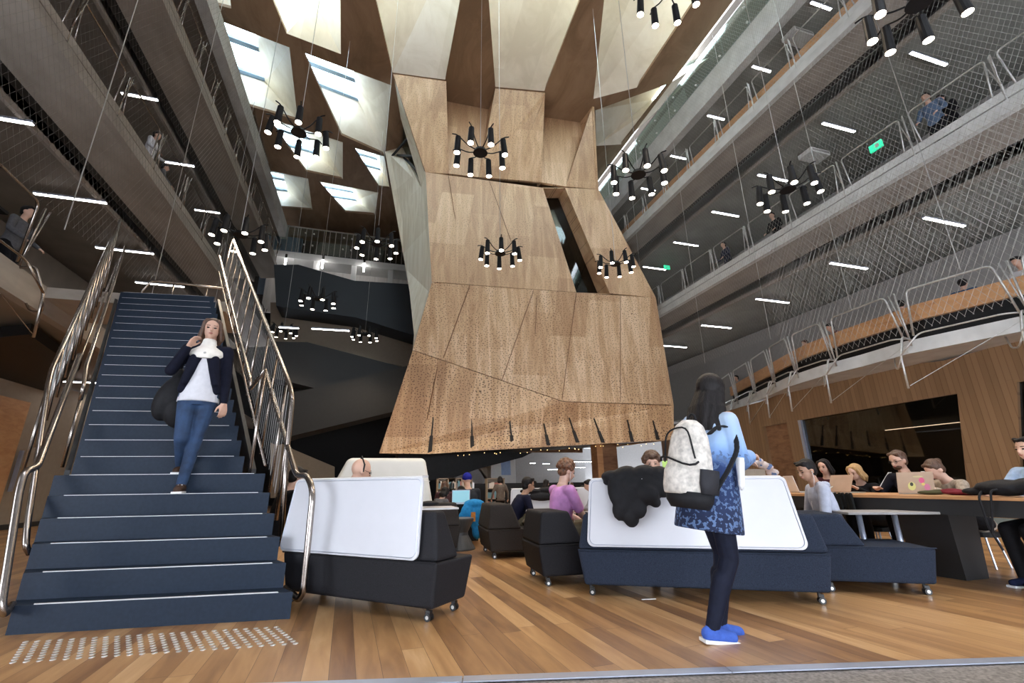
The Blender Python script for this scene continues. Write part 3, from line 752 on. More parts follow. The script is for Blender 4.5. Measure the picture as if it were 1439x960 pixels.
for i, (x0, x1, y) in enumerate(((800, 832, 649), (836, 841, 650), (803, 822, 657), (763, 772, 652), (770, 790, 660), (745, 752, 651))):
    a = at(x0, y, y=20+i*.6); b2 = at(x1, y+.5, y=20+i*.6); b2.z = a.z
    linlight(a, b2, 'lit tube on the ceiling of the far hall, ' + ORD[i].replace('from the front', 'from the timber column'), 'tubes in the far hall', .1)

# ================================================================ CLUSTER PENDANTS
PW = 200
def pendant(px, py, wpx, diam, label, cable_z=ZC, nspot=8, off=0.0):
    d = FPX*diam/wpx
    p = at(px, py, d=d)
    t = thing('cluster_pendant', label, 'pendant light', p, off, 'black cluster pendants')
    R = diam/2*.80
    bm = B(); cyl(bm, (0, 0, -.02), (0, 0, .05), .14, .11, 20); obj('hub', bm, M['black'], t)
    bm = B(); cyl(bm, (0, 0, .05), (0, 0, max(.3, cable_z-p.z)), .006, n=5); obj('cable', bm, M['galv'], t)
    for i in range(nspot):
        a = 2*math.pi*i/nspot
        c, s = math.cos(a), math.sin(a); tilt = .10*(1 if i % 2 else .5)
        out = V((c, s, 0)); top = out*R+V((0, 0, .17)); bot = top+(out*tilt-V((0, 0, 1))).normalized()*.36
        bm = B(); cyl(bm, top, bot, .052, .062, 14); cyl(bm, top+V((0, 0, .02)), top, .03, .05, 12)
        so = obj('spotlight', bm, M['black'], t)
        bm = B(); tube(bm, rounded([out*.10+V((0, 0, .03)), out*R*.55+V((0, 0, .06)), out*(R+.02)+V((0, 0, .22)), out*(R+.12)+V((0, 0, .20))], .08), .011, 6); obj('arm', bm, M['black'], so)
        dn_ = (bot-top).normalized()
        bm = B(); cyl(bm, bot-dn_*.01, bot+dn_*.004, .054, n=14); obj('bulb', bm, M['bulb'], so)
    ld = bpy.data.lights.new('pendant_lamp', 'SPOT'); ld.energy = PW; ld.color = (1, .80, .58); ld.spot_size = 2.3; ld.spot_blend = .6; ld.shadow_soft_size = .3
    lo = bpy.data.objects.new('pendant_lamp', ld); COL.objects.link(lo); lo.parent = t; lo.location = (0, 0, -.25)
    return t
PEND = [(675, 214, 90, 1.15, 'black cluster pendant in front of the neck of the timber pod, uppermost'),
        (703, 356, 68, 1.15, 'black cluster pendant in front of the upper face of the timber pod'),
        (420, 186, 92, 1.15, 'black cluster pendant below the coffers, high above the dark flights'),
        (897, 245, 92, 1.15, 'black cluster pendant right of the pod neck before the right galleries'),
        (1107, 266, 92, 1.15, 'black cluster pendant before the right second floor railing'),
        (1292, 2, 150, 1.15, 'black cluster pendant cut by the top edge of the view, upper right'),
        (865, 371, 62, 1.15, 'black cluster pendant over the right corner of the timber pod window'),
        (338, 330, 82, 1.15, 'black cluster pendant above the head of the staircase rail'),
        (530, 343, 68, 1.15, 'black cluster pendant before the glass balustrade at the far end'),
        (447, 420, 58, 1.15, 'black cluster pendant before the slate coloured flight'),
        (399, 465, 42, 1.15, 'small distant black cluster pendant close to the right stair rail'),
        (513, 470, 44, 1.15, 'small distant black cluster pendant beside the pod, lowest of all'),
        (940, -14, 105, 1.15, 'black cluster pendant with only two lit bulbs in view, top right of centre')]
for i, a in enumerate(PEND): pendant(a[0], a[1], a[2]*.93, a[3], a[4], off=.2+i*.37)

# ================================================================ GALLERY RAILINGS AND NETS
def bent(bm, pts, r=.024, rad=.12, n=8): tube(bm, rounded(pts, rad), r, n)
def gallery_rail(side, xe, zf, ys, label, ledge=None, kick=True, bays=True, mat='galv', top=1.1):
    s = side; t = thing('gallery_railing', label, 'railing', (xe, ys[0], zf))
    D = lambda x, y, z: V((x, y-ys[0], z))
    for i, y in enumerate(ys):
        bm = B()
        tube(bm, [D(0, y, -.2), D(0, y, .1), D(0, y+.01, top-.02)], .02, 7)
        tube(bm, [D(0, y, .35), D(-s*.13, y-.06, top-.08)], .013, 6)
        tube(bm, [D(0, y, .35), D(s*.05, y+.14, top-.04)], .013, 6)
        obj('post', bm, M[mat], t, smooth=True)
    for a, b in zip(ys, ys[1:]):
        bm = B(); m_ = .12
        bent(bm, [D(s*.02, a+m_*1.6, .12), D(s*.02, a+m_*.8, top), D(s*.02, b-m_*.8, top), D(s*.02, b-m_*1.6, .12)], .017, .1, 7)
        obj('rail_loop', bm, M[mat], t, smooth=True)
    if kick:
        bm = B(); box(bm, -.01 if s > 0 else -.02, .02 if s > 0 else .01, 0, ys[-1]-ys[0], .04, .22); obj('kick_board', bm, M['concrete_l' if s > 0 else 'concrete'], t)
    if ledge:
        d0, z0, z1, mt = ledge
        bm = B(); box(bm, min(s*d0, s*(d0+.35)), max(s*d0, s*(d0+.35)), 0, ys[-1]-ys[0], z0, z1); obj('bench_ledge', bm, M[mt], t)
    return t
ysR = [2.6+i*1.6 for i in range(12)]
gallery_rail(1, 11.22, 7.86, [2.3+i*1.62 for i in range(12)], 'bent steel railing with pale kick board along the right second floor gallery')
gallery_rail(1, 10.75, 12.05, [2.6+i*1.55 for i in range(12)], 'steel railing with an orange timber ledge along the right third floor gallery', ledge=(.45, .45, .95, 'wood_rail'))
gallery_rail(-1, -5.62, 8.35, [6.2+i*1.75 for i in range(11)], 'dim steel railing along the left second floor gallery', mat='steel')
gallery_rail(-1, -5.62, 12.35, [8.2+i*1.35 for i in range(13)], 'thin steel railing with red brown panels along the left third floor gallery', ledge=(.35, .25, 1.0, 'wood_dk'), mat='steel')
# level one railing with folded brackets hanging below the edge
def bracket_rail(side, path, zf, label, mat, ledge=None, low=.55):
    s = side; o0 = path[0]; t = thing('bracket_railing', label, 'railing', (o0[0], o0[1], zf))
    D = lambda p, dx, z, dy=0: V((p[0]-o0[0]-s*dx, p[1]-o0[1]+dy, z))
    for i, p in enumerate(path):
        bm = B(); tube(bm, [D(p, 0, -.15), D(p, .10, 1.05)], .02, 7)
        tube(bm, [D(p, .0, .0), D(p, .10, 1.05, .12)], .014, 6); obj('post', bm, M[mat], t, smooth=True)
        bm = B(); bent(bm, [D(p, -.05, -.02), D(p, .22, .03), D(p, .42, -.42), D(p, .46, -low-.55)], .022, .08); obj('bracket', bm, M[mat], t, smooth=True)
        bm = B(); bent(bm, [D(p, .42, -.45, .0), D(p, .40, -.66, .12), D(p, .10, -.58, .35), D(p, -.15, -.28, .5)], .017, .1); obj('hook', bm, M[mat], t, smooth=True)
    for p, q in zip(path, path[1:]):
        lp = lambda u, dx, z: D((p[0]+(q[0]-p[0])*u, p[1]+(q[1]-p[1])*u), dx, z)
        bm = B(); bent(bm, [lp(.06, .02, .05), lp(.12, .1, 1.05), lp(.88, .1, 1.05), lp(.95, .02, .05)], .021, .12); obj('rail_loop', bm, M[mat], t, smooth=True)
        bm = B(); bent(bm, [lp(0, .1, .0), lp(.12, .2, .04), lp(.85, .2, .04), lp(1, .42, -.4)], .017, .12); obj('low_loop', bm, M[mat], t, smooth=True)
        bm = B(); tube(bm, [lp(.05, .02, -.1), lp(.98, .45, -low-.5)], .006, 5); obj('stay', bm, M[mat], t)
    if ledge:
        for p, q in zip(path, path[1:]):
            d0, z0, z1, mt = ledge
            bm = B(); a = D(p, -d0, z0); b = D(q, -d0, z0)
            prism(bm, [a, b, b+V((0, 0, z1-z0)), a+V((0, 0, z1-z0))], (s*.4, 0, 0)); obj('bench_ledge', bm, M[mt], t)
            bm = B(); prism(bm, [a-V((-s*.1, 0, z0)), b-V((-s*.1, 0, z0)), b+V((s*.1, 0, 0)), a+V((s*.1, 0, 0))], (s*.3, 0, 0)); obj('bench_back', bm, M['black'], t)
    return t
pathR = [(11.4, 3.0), (11.36, 4.75), (10.95, 6.5), (11.05, 8.3), (11.25, 9.6), (11.7, 10.8), (12.3, 12.2), (12.9, 13.7), (13.6, 15.3)]
bracket_rail(1, pathR, 3.8, 'galvanised tube railing with folded brackets hanging below the right first floor edge', 'galv', ledge=(.5, .5, .86, 'wood_rail'))
pathL = [(-5.25, 5.0), (-5.3, 6.7), (-5.4, 8.2)]
bracket_rail(-1, pathL, 4.19, 'dim tube railing with folded brackets hanging below the left first floor edge', 'steel')
t = thing('counter', 'dark counter behind the railing on the left first floor', 'counter', (-6.9, 6.9, 4.19))
bm = B(); box(bm, -.5, .9, -1.6, 1.7, 1.05, 1.1); obj('worktop', bm, M['black'], t)
bm = B(); box(bm, -.4, .7, -1.5, 1.5, 0, 1.05); obj('body', bm, M['black'], t)

def net(x, y0, y1, z0, z1, pitch, r, mat, label, slope=1.7, lean=0.0):
    bm = B(); W_ = (z1-z0)/slope; step = pitch*1.0
    n = int((y1-y0+W_)/step)+1
    for sg in (1, -1):
        for i in range(n):
            ya = y0-W_+i*step if sg > 0 else y0+i*step
            yb = ya+sg*W_
            # clip in y
            t0, t1 = 0., 1.
            dy = yb-ya
            for lim, ge in ((y0, True), (y1, False)):
                tt = (lim-ya)/dy
                if (dy > 0) == ge: t0 = max(t0, tt)
                else: t1 = min(t1, tt)
            if t1 <= t0: continue
            pts = [V((x+lean*(z0+(z1-z0)*u-z0)+sg*.003, ya+dy*u, z0+(z1-z0)*u)) for u in (t0, t1)]
            tube(bm, pts, r, 3)
    o = obj('safety_net', bm, mat); tag(o, label, 'net', kind='stuff'); return o
net(10.9, 2.6, 22, 4.9, 16.2, .11, .0024, M['wire'], 'fine steel safety net hung across the right galleries', lean=-.02)
net(-5.2, 4.6, 22, 5.2, 14.6, .14, .0018, M['wire_d'], 'fine dark safety net hung across the left galleries')
net(10.8, 2.6, 9.6, 3.9, 7.5, .14, .0034, M['wire'], 'coarser steel net hung along the right first floor railing')
bm0 = None
for i, (x, y, z0, z1) in enumerate([(10.75, 5.2, 4.8, 16.4), (10.75, 7.4, 4.8, 16.4), (10.75, 9.8, 4.8, 16.4), (10.75, 12.6, 4.8, 16.4), (10.75, 15.8, 4.8, 16.4), (-5.1, 8.4, 5, 14.5), (-5.1, 11.6, 5, 14.5), (-5.1, 15.5, 5, 14.5)]):
    bm = B(); cyl(bm, (x, y, z0), (x, y, z1), .009, n=5)
    tag(obj('net_cable', bm, M['galv']), ('upright tension cable of the %s net, %s' % ('right' if i < 5 else 'left', ORD[i if i < 5 else i-5])), 'cable', 'tension cables of the nets')
# glass guard at the top right
t = thing('glass_guard', 'green tinted glass guard with round bolts on the top right parapet', 'glass guard', (10.93, 4, 15.35))
bm = B(); box(bm, -.02, .0, 0, 22, .0, 1.05); obj('glass_panel', bm, M['glass_g'], t)
bm = B(); box(bm, -.03, .02, 0, 22, 1.05, 1.1); obj('top_rail', bm, M['galv'], t)
for i in range(14):
    for z in (.12, .8):
        bm = B(); cyl(bm, (-.02, .6+i*1.3, z), (-.07, .6+i*1.3, z), .035, n=8); obj('bolt', bm, M['white'], t)
t = thing('exit_sign', 'green lit exit sign on a short white housing, right third floor beside the pod', 'sign', at(934, 378, z=11.0))
bm = B(); box(bm, -.02, .3, -.03, .03, .0, .2); obj('sign_box', bm, M['exit'], t)
bm = B(); box(bm, .06, .10, -.035, -.031, .04, .15); box(bm, .12, .24, -.035, -.031, .085, .105); obj('arrow_mark', bm, M['white'], t)
t = thing('exit_sign', 'green lit exit sign on the right second floor wall behind the railing', 'sign', at(1230, 207, x=13.5))
bm = B(); box(bm, -.03, .03, -.2, .15, -.1, .12); obj('sign_box', bm, M['exit'], t)
bm = B(); box(bm, -.035, -.031, -.12, -.02, -.05, .06); obj('arrow_mark', bm, M['white'], t)
for (px, py, z, lab) in ((1143, 216, 11.15, 'white air unit below the right third floor ceiling'), (1120, 50, 14.7, 'white air unit below the top right ceiling')):
    p = at(px, py, z=z); t = thing('air_unit', lab, 'air unit', p)
    bm = B(); box(bm, -.4, .4, -.25, .25, -.16, .0); obj('body', bevel(bm, .02), M['white'], t)
    bm = B(); box(bm, -.35, .35, -.26, -.255, -.13, -.05); obj('grille', bm, M['plaster'], t)
# ================================================================ PEOPLE
def clo(name, col, rough=.85, var=.15, scale=25, bump=.3): return plain(name, col, rough, var=var, scale=scale, bump=bump, spec=.15)
SK = {'l': plain('skin_light', (.56, .34, .25), .5, var=.05), 'm': plain('skin_medium', (.42, .24, .16), .5, var=.05), 'p': plain('skin_pale', (.62, .40, .31), .5, var=.05)}
HR = {'dark': plain('hair_dark', (.008, .006, .006), .55, var=.5, scale=4, stretch=(30, 30, 2), bump=.5, spec=.25), 'brown': plain('hair_brown', (.075, .035, .018), .45, var=.5, scale=4, stretch=(30, 30, 2), bump=.5),
      'auburn': plain('hair_auburn', (.13, .055, .025), .5, var=.6, scale=35, bump=.8), 'blond': plain('hair_blond', (.45, .28, .12), .45, var=.3, scale=4, stretch=(30, 30, 2), bump=.4)}
EYE = plain('eye_dark', (.01, .008, .007), .2); LIP = plain('lip', (.38, .12, .10), .5); WHT = plain('white_plastic', (.8, .8, .8), .35)
SHOE = clo('black_shoe', (.015, .015, .017), .6)
def ik(a, c, l1, l2, hint):
    a, c = V(a), V(c); d = c-a; L_ = min(d.length, (l1+l2)*.999); dn_ = d.normalized()
    c = a+dn_*L_
    x = (l1*l1-l2*l2+L_*L_)/(2*L_); h = math.sqrt(max(0, l1*l1-x*x))
    hv = V(hint); hv = hv-dn_*hv.dot(dn_)
    if hv.length < 1e-5: hv = V((0, 0, -1))
    return a+dn_*x+hv.normalized()*h, c
def hand(bm, wr_, d, side, Ht, curl=.5, up=V((0, 0, 1))):
    d = d.normalized(); side_v = d.cross(up)
    if side_v.length < .1: side_v = V((1, 0, 0))
    side_v.normalize(); n = side_v.cross(d).normalized(); k = Ht
    caps(bm, wr_, .0135*k, wr_+d*.012*k, .015*k, 8)
    for j in range(-1, 3):                       # palm, thin and wide
        o = side_v*(j-.5)*.0105*k
        caps(bm, wr_+d*.012*k+o*.7, .0085*k, wr_+d*.05*k+o, .0075*k, 8)
    for j, ln in zip(range(-1, 3), (.034, .043, .046, .040) if side < 0 else (.034, .043, .046, .040)):
        o = side_v*(j-.5)*.0118*k; p = wr_+d*.052*k+o
        q = p+(d*math.cos(curl*.6)-n*math.sin(curl*.6))*ln*.52*k
        r = q+(d*math.cos(curl*1.8)-n*math.sin(curl*1.8))*ln*.5*k
        caps(bm, p, .0053*k, q, .005*k, 7); caps(bm, q, .005*k, r, .0042*k, 7)
    tb = wr_+d*.018*k-side_v*side*.013*k; t1 = tb+(d*.7-side_v*side*.75-n*.25).normalized()*.026*k; t2 = t1+(d*.95-side_v*side*.25-n*.35).normalized()*.022*k
    caps(bm, tb, .0075*k, t1, .0062*k, 7); caps(bm, t1, .0062*k, t2, .0052*k, 7)
def fig(label, loc, yaw, Ht=1.65, pz=None, lean=0.05, feet=None, hands=None, knee=((0, 1, .2), (0, 1, .2)), elbow=((-.7, -.6, -.6), (.7, -.6, -.6)), head=(0, 0),
        vox=.010, skin='l', hair=('short', 'dark'), top=('long', None), legs=('pants', None), shoe=None, curl=.5, fem=False, group=None, side_lean=0.0, turn=0.0, name='person', slim=1.0):
    k = Ht; pz = .53*k if pz is None else pz
    t = thing(name, label, 'person', loc, yaw, group)
    P = V((0, 0, pz)); sd = V((math.sin(side_lean), math.sin(lean)*math.cos(side_lean), math.cos(lean)*math.cos(side_lean)))
    Rt = (Matrix.Rotation(-lean, 3, 'X') @ Matrix.Rotation(side_lean, 3, 'Y'))
    Rt = Matrix.Rotation(turn, 3, 'Z') @ Rt if turn else Rt
    T = lambda x, y, z: P+Rt @ V((x*k, y*k, z*k))
    hipw = .052 if not fem else .05
    hips = [P+V((-hipw*k, 0, -.01*k)), P+V((hipw*k, 0, -.01*k))]
    sw = .098 if fem else .108
    sh = [T(-sw, 0, .272), T(sw, 0, .272)]
    feet = feet or [(-.07, 0, .045*k), (.07, 0, .045*k)]
    hands = hands or [(-.19*k, .05, pz-.02*k), (.19*k, .05, pz-.02*k)]
    tl, sl, ua, fa = .245*k, .245*k, .165*k, .15*k
    kn, an, el, wr_ = [], [], [], []
    for i in (0, 1):
        m_, c_ = ik(hips[i], feet[i], tl, sl, knee[i]); kn.append(m_); an.append(c_)
        m_, c_ = ik(sh[i], hands[i], ua, fa, elbow[i]); el.append(m_); wr_.append(c_)
    nb_ = T(0, -.004, .30)
    hp, hy = head
    Rh = Matrix.Rotation(hy, 3, 'Z') @ Matrix.Rotation(-(lean*.6+hp), 3, 'X')
    hc = nb_+Rt @ V((0, .004*k, .03*k))+Rh @ V((0, .014*k, .075*k))
    Hh = lambda x, y, z: hc+Rh @ V((x*k, y*k, z*k))
    bm = B()
    w = 1.0 if not fem else .93
    rings = [(-.06, .075, .06), (-.02, .096*(1.03 if fem else 1), .07), (.04, .088*w, .064), (.10, .078*w, .056), (.17, .088*w, .064), (.23, .093*w, .062), (.27, .080*w, .048), (.295, .045, .034), (.315, .034, .032)]
    loft(bm, [(T(0, 0, z), rx*k, ry*k, Rt) for z, rx, ry in rings])
    caps(bm, T(0, 0, .27), .033*k, hc+Rh @ V((0, -.008*k, -.045*k)), .031*k)
    for i in (0, 1):
        caps(bm, sh[i], .030*k, el[i], .024*k); caps(bm, el[i], .024*k, wr_[i], .0155*k)
        caps(bm, T(0, 0, .262), .038*k, sh[i], .031*k)
        caps(bm, hips[i], .052*k, kn[i], .034*k); caps(bm, kn[i], .034*k, an[i], .022*k)
        caps(bm, kn[i]+(an[i]-kn[i])*.3-V((0, .012*k, 0)), .030*k, an[i], .02*k)
        hand(bm, wr_[i], wr_[i]-el[i], -1 if i == 0 else 1, k, curl)
        f = V((0, 1, 0)); caps(bm, an[i]+V((0, -.01*k, -.022*k)), .018*k, an[i]+V((0, .065*k, -.03*k)), .012*k)
    # head: cranium, jaw, nose, brow, cheeks, ears, lips
    ball(bm, Hh(0, -.006, .012), (.0455*k, .056*k, .054*k), Rh, 3)
    ball(bm, Hh(0, .010, -.018), (.037*k, .043*k, .046*k), Rh, 3)
    ball(bm, Hh(0, .030, -.047), (.018*k, .017*k, .015*k), Rh, 2)
    caps(bm, Hh(0, .050, .004), .0055*k, Hh(0, .062, -.016), .0085*k, 8)
    caps(bm, Hh(-.022, .043, .012), .007*k, Hh(.022, .043, .012), .007*k, 8)
    for s in (-1, 1): ball(bm, Hh(s*.046, -.004, -.008), (.006*k, .013*k, .019*k), Rh, 2)
    ball(bm, Hh(0, .047, -.033), (.014*k, .008*k, .0075*k), Rh, 2)
    o = obj('body', fuse(bm, vox, 2), SK[skin], t, smooth=True)
    if vox < .02:
        bm = B(); ball(bm, Hh(0, .0525, -.033), (.0115*k, .0045*k, .004*k), Rh, 2); obj('lips', bm, LIP, t, smooth=True)
        for s in (-1, 1):
            bm = B(); ball(bm, Hh(s*.0175, .0465, .0), (.0085*k, .005*k, .0042*k), Rh, 2); obj('eye', bm, EYE, t, smooth=True)
            bm = B(); caps(bm, Hh(s*.010, .0505, .0135), .0022*k, Hh(s*.027, .0455, .0145), .0018*k, 6); obj('eyebrow', bm, HR['brown'] if hair[1] == 'blond' else HR.get(hair[1], HR['dark']), t, smooth=True)
    # hair
    hs, hcol = hair
    if hs != 'bald':
        bm = B(); mat = HR.get(hcol, None) or hcol
        if hs in ('short', 'bun', 'long', 'ponytail', 'shoulder'):
            ball(bm, Hh(0, -.016, .016), (.0510*k, .057*k, .057*k), Rh, 3)
            caps(bm, Hh(-.028, .022, .046), .015*k, Hh(.03, .018, .047), .015*k, 8)
            ball(bm, Hh(0, -.030, -.015), (.042*k, .036*k, .042*k), Rh, 3)
        if hs == 'short':
            for q in range(16):
                a = q*.7; ball(bm, Hh(.034*math.cos(a), .01+.03*math.sin(a), .054+.006*math.sin(q*2.1)), (.014*k, .016*k, .010*k), Rh, 1)
        if hs == 'bun': ball(bm, Hh(0, -.068, .02), .024*k, sub=2)
        if hs == 'ponytail': caps(bm, Hh(0, -.06, .02), .018*k, Hh(.01, -.09, -.09), .010*k)
        if hs in ('long', 'shoulder'):
            dz = -.19 if hs == 'long' else -.085
            for s in (-1, -.55, 0, .55, 1):
                yy = -.048+.032*abs(s)
                caps(bm, Hh(s*.036, yy*.8, .01), .022*k, Hh(s*.048, yy-.012, dz*.55), .024*k)
                caps(bm, Hh(s*.048, yy-.012, dz*.55), .024*k, Hh(s*.044, yy-.014, dz), .010*k)
            for s in (-1, 1): caps(bm, Hh(s*.040, .024, .035), .012*k, Hh(s*.052, .006, -.05), .013*k); caps(bm, Hh(s*.052, .006, -.05), .013*k, Hh(s*.056, .006, dz*.8), .009*k)
        if hs == 'curly':
            ball(bm, Hh(0, -.012, .022), (.050*k, .058*k, .056*k), Rh, 3); ball(bm, Hh(0, -.030, -.012), (.040*k, .034*k, .036*k), Rh, 3)
            q_ = random.Random(5)
            for q in range(46):
                a = q*2.399; z = 1-q/46*1.15; rr_ = math.sqrt(max(0, 1-z*z))
                x, y = rr_*math.cos(a), rr_*math.sin(a)
                if y > .45 and z < .5: continue
                ball(bm, Hh(x*.052, y*.058-.010, .018+z*.056), (.016+.006*q_.random())*k, sub=1)
        if hs == 'beanie':
            ball(bm, Hh(0, -.012, .026), (.053*k, .060*k, .056*k), Rh, 3); loft(bm, [(Hh(0, -.010, .004), .053*k, .060*k, Rh), (Hh(0, -.012, .028), .056*k, .063*k, Rh)])
        o = obj('beanie' if hs == 'beanie' else 'hair', fuse(bm, vox*.8, 2), mat, t, smooth=True)
    # clothes
    kind, mat = top
    if kind:
        bm = B(); g_ = .011
        hem = -.05 if kind != 'coat' else -.05
        rr2 = [(hem, .096*w+.012, .07+.012), (-.02, .100*w+.008, .07+.012), (.04, .092*w+.006, .066+.008), (.10, .084*w+.004, .060+.008), (.17, .092*w+.005, .066+.007), (.23, .096*w+.004, .064+.007), (.268, .082*w+.004, .052+.006), (.292, .046+.003, .036+.006)]
        loft(bm, [(T(0, 0, z), rx*k, ry*k, Rt) for z, rx, ry in rr2])
        for i in (0, 1):
            caps(bm, T(0, 0, .262), .042*k, sh[i], .036*k)
            if kind in ('long', 'coat', 'hood'):
                caps(bm, sh[i], .037*k, el[i], .031*k); caps(bm, el[i], .031*k, el[i].lerp(wr_[i], .97), .022*k)
                caps(bm, el[i].lerp(wr_[i], .45), .027*k, el[i].lerp(wr_[i], .6), .025*k)
            else: caps(bm, sh[i], .037*k, sh[i].lerp(el[i], .75), .035*k)
        if kind == 'hood':
            for a in range(9):
                th = math.pi*(a/8); bm and ball(bm, T(math.cos(th)*.055, -math.sin(th)*.055-.005, .30-.012*math.sin(th)), (.026*k, .026*k, .024*k), sub=1)
        obj({'long': 'jumper', 'short': 'tee_shirt', 'hood': 'hooded_top', 'coat': 'coat'}[kind], fuse(bm, vox, 3), mat, t, smooth=True)
    lk, lm = legs
    if lk == 'pants':
        bm = B()
        loft(bm, [(T(0, 0, z), rx*k, ry*k, Rt) for z, rx, ry in ((-.065, .078, .066), (-.02, .102, .076), (.035, .094, .070))])
        for i in (0, 1):
            caps(bm, hips[i], .060*k*slim, kn[i], .041*k*slim); caps(bm, kn[i], .041*k*slim, kn[i].lerp(an[i], 1.0), .029*k*slim); caps(bm, kn[i]+(an[i]-kn[i])*.3-V((0, .012*k, 0)), max(.0335, .036*slim)*k, an[i], .028*k*slim)
        obj('trousers', fuse(bm, vox, 3), lm, t, smooth=True)
    for i in (0, 1):
        bm = B(); a = an[i]
        caps(bm, a+V((0, -.018*k, -.022*k)), .024*k, a+V((0, .075*k, -.028*k)), .021*k); caps(bm, a, .024*k, a+V((0, .01*k, -.02*k)), .024*k)
        s_ = obj('shoe', fuse(bm, max(vox*.8, .006), 2), shoe or SHOE, t, smooth=True)
        bm = B(); box(bm, a.x-.0245*k, a.x+.0245*k, a.y-.040*k, a.y+.096*k, a.z-.050*k, a.z-.038*k); obj('sole', bevel(bm, .004), M['rubber'] if shoe is None else WHT, s_)
    t['_j'] = 0; del t['_j']
    return dict(o=t, k=k, T=T, Hh=Hh, Rh=Rh, sh=sh, el=el, wr=wr_, hips=hips, kn=kn, an=an, Rt=Rt, hc=hc, P=P)
def glasses(f, mat=None):
    bm = B(); Hh, k = f['Hh'], f['k']
    for s in (-1, 1):
        tube(bm, [Hh(s*.0185+.012*math.cos(a), .0535-abs(math.cos(a)*.5)*.002, -.001+.010*math.sin(a)) for a in [i*math.pi/6 for i in range(12)]], .0012*k, 5, closed=True)
        tube(bm, [Hh(s*.0305, .052, .002), Hh(s*.048, .0, .002)], .0012*k, 5)
    tube(bm, [Hh(-.0065, .056, .002), Hh(.0065, .056, .002)], .0012*k, 5)
    obj('glasses', bm, mat or M['black'], f['o'])
def earbud(f, s):
    bm = B(); Hh, k = f['Hh'], f['k']
    ball(bm, Hh(s*.051, .004, -.010), .0042*k, sub=1)
    tube(bm, [Hh(s*.051, .004, -.012), Hh(s*.050, .012, -.05), Hh(s*.035, .03, -.10), f['T'](s*.02, .075, .2), f['T'](s*.01, .10, .08)], .0013*k, 5)
    obj('earphone_cord', bm, WHT, f['o'])

# ---- the woman in the foreground, back to the viewer
def coat_mat():
    m, nt, b = newmat('dyed_coat'); L = nt.links
    tc = N(nt, 'ShaderNodeTexCoord'); s = N(nt, 'ShaderNodeSeparateXYZ'); L.new(tc.outputs['Object'], s.inputs[0])
    n1 = N(nt, 'ShaderNodeTexNoise'); n1.inputs['Scale'].default_value = 7; n1.inputs['Detail'].default_value = 4; L.new(tc.outputs['Object'], n1.inputs['Vector'])
    zz = math_n(nt, 'ADD', s.outputs['Z'], math_n(nt, 'MULTIPLY', n1.outputs['Fac'], .12))
    cr = N(nt, 'ShaderNodeValToRGB'); L.new(math_n(nt, 'DIVIDE', math_n(nt, 'SUBTRACT', zz, .75), .75), cr.inputs['Fac'])
    e = cr.color_ramp.elements; e[0].position = 0; e[0].color = (.005, .012, .045, 1); e[1].position = .62; e[1].color = (.26, .40, .64, 1)
    x = e.new(.42); x.color = (.014, .038, .13, 1); x = e.new(.52); x.color = (.14, .26, .52, 1); x = e.new(.85); x.color = (.36, .46, .60, 1)
    v = N(nt, 'ShaderNodeTexVoronoi', feature='F1'); v.inputs['Scale'].default_value = 26; L.new(tc.outputs['Object'], v.inputs['Vector'])
    n2 = N(nt, 'ShaderNodeTexNoise'); n2.inputs['Scale'].default_value = 42; n2.inputs['Detail'].default_value = 3; L.new(tc.outputs['Object'], n2.inputs['Vector'])
    leaf = math_n(nt, 'MULTIPLY', math_n(nt, 'GREATER_THAN', n2.outputs['Fac'], .535), math_n(nt, 'LESS_THAN', zz, 1.16))
    mx = N(nt, 'ShaderNodeMix', data_type='RGBA'); L.new(leaf, mx.inputs[0]); L.new(cr.outputs[0], mx.inputs[6]); mx.inputs[7].default_value = (.085, .14, .27, 1)
    L.new(mx.outputs[2], b.inputs['Base Color']); b.inputs['Roughness'].default_value = .85; return m
WX, WY = 2.20, 2.68
tights = clo('navy_tights', (.008, .010, .022), .7)
W = fig('standing woman with long black hair, blue dyed coat and navy tights, back turned', (WX, WY, 0), math.radians(-98), 1.66, turn=.30, slim=.87, lean=.02,
        feet=[(-.07, .10, .075), (.06, -.03, .075)], knee=((0, 1, 0), (.0, 1, 0)), hands=[(-.14, .28, 1.10), (-.0, .30, 1.12)], elbow=((-.6, -.5, -1), (.6, -.5, -.9)),
        head=(.16, .52), vox=.007, skin='l', hair=(None, None) and ('bald', 'dark'), top=(None, None), legs=('pants', tights), fem=True, shoe=clo('blue_canvas', (.05, .11, .42), .8))
k = W['k']; T = W['T']; Hh = W['Hh']; wo = W['o']
bm = B()
ball(bm, Hh(0, -.014, .016), (.057*k, .064*k, .062*k), W['Rh'], 3)
for s in (-1, -.6, -.2, .2, .6, 1):
    yy = -.05+.034*abs(s)
    caps(bm, Hh(s*.036, yy*.8, .02), .024*k, Hh(s*.050, yy-.012, -.09), .028*k); caps(bm, Hh(s*.054, yy-.012, -.09), .028*k, Hh(s*.062, yy-.024, -.19), .022*k); caps(bm, Hh(s*.062, yy-.024, -.19), .020*k, Hh(s*.055, yy-.030, -.25-.01*(s > 0)), .006*k)
obj('hair', fuse(bm, .006, 2), HR['dark'], wo, smooth=True)
bm = B(); hem = -.115
rr_ = [(hem-.045, .128, .128), (-.10, .124, .122), (-.02, .118, .112), (.05, .112, .102), (.12, .106, .092), (.20, .103, .082), (.25, .094, .064), (.28, .070, .052), (.298, .045, .042)]
loft(bm, [(T(0, -.004, z), rx*k, ry*k, W['Rt']) for z, rx, ry in rr_], 28)
for i in (0, 1):
    caps(bm, T(0, 0, .262), .042*k, W['sh'][i]-V((0, 0, .006)), .034*k); caps(bm, W['sh'][i]-V((0, 0, .010)), .036*k, W['el'][i], .040*k); caps(bm, W['el'][i], .040*k, W['el'][i].lerp(W['wr'][i], .95), .030*k)
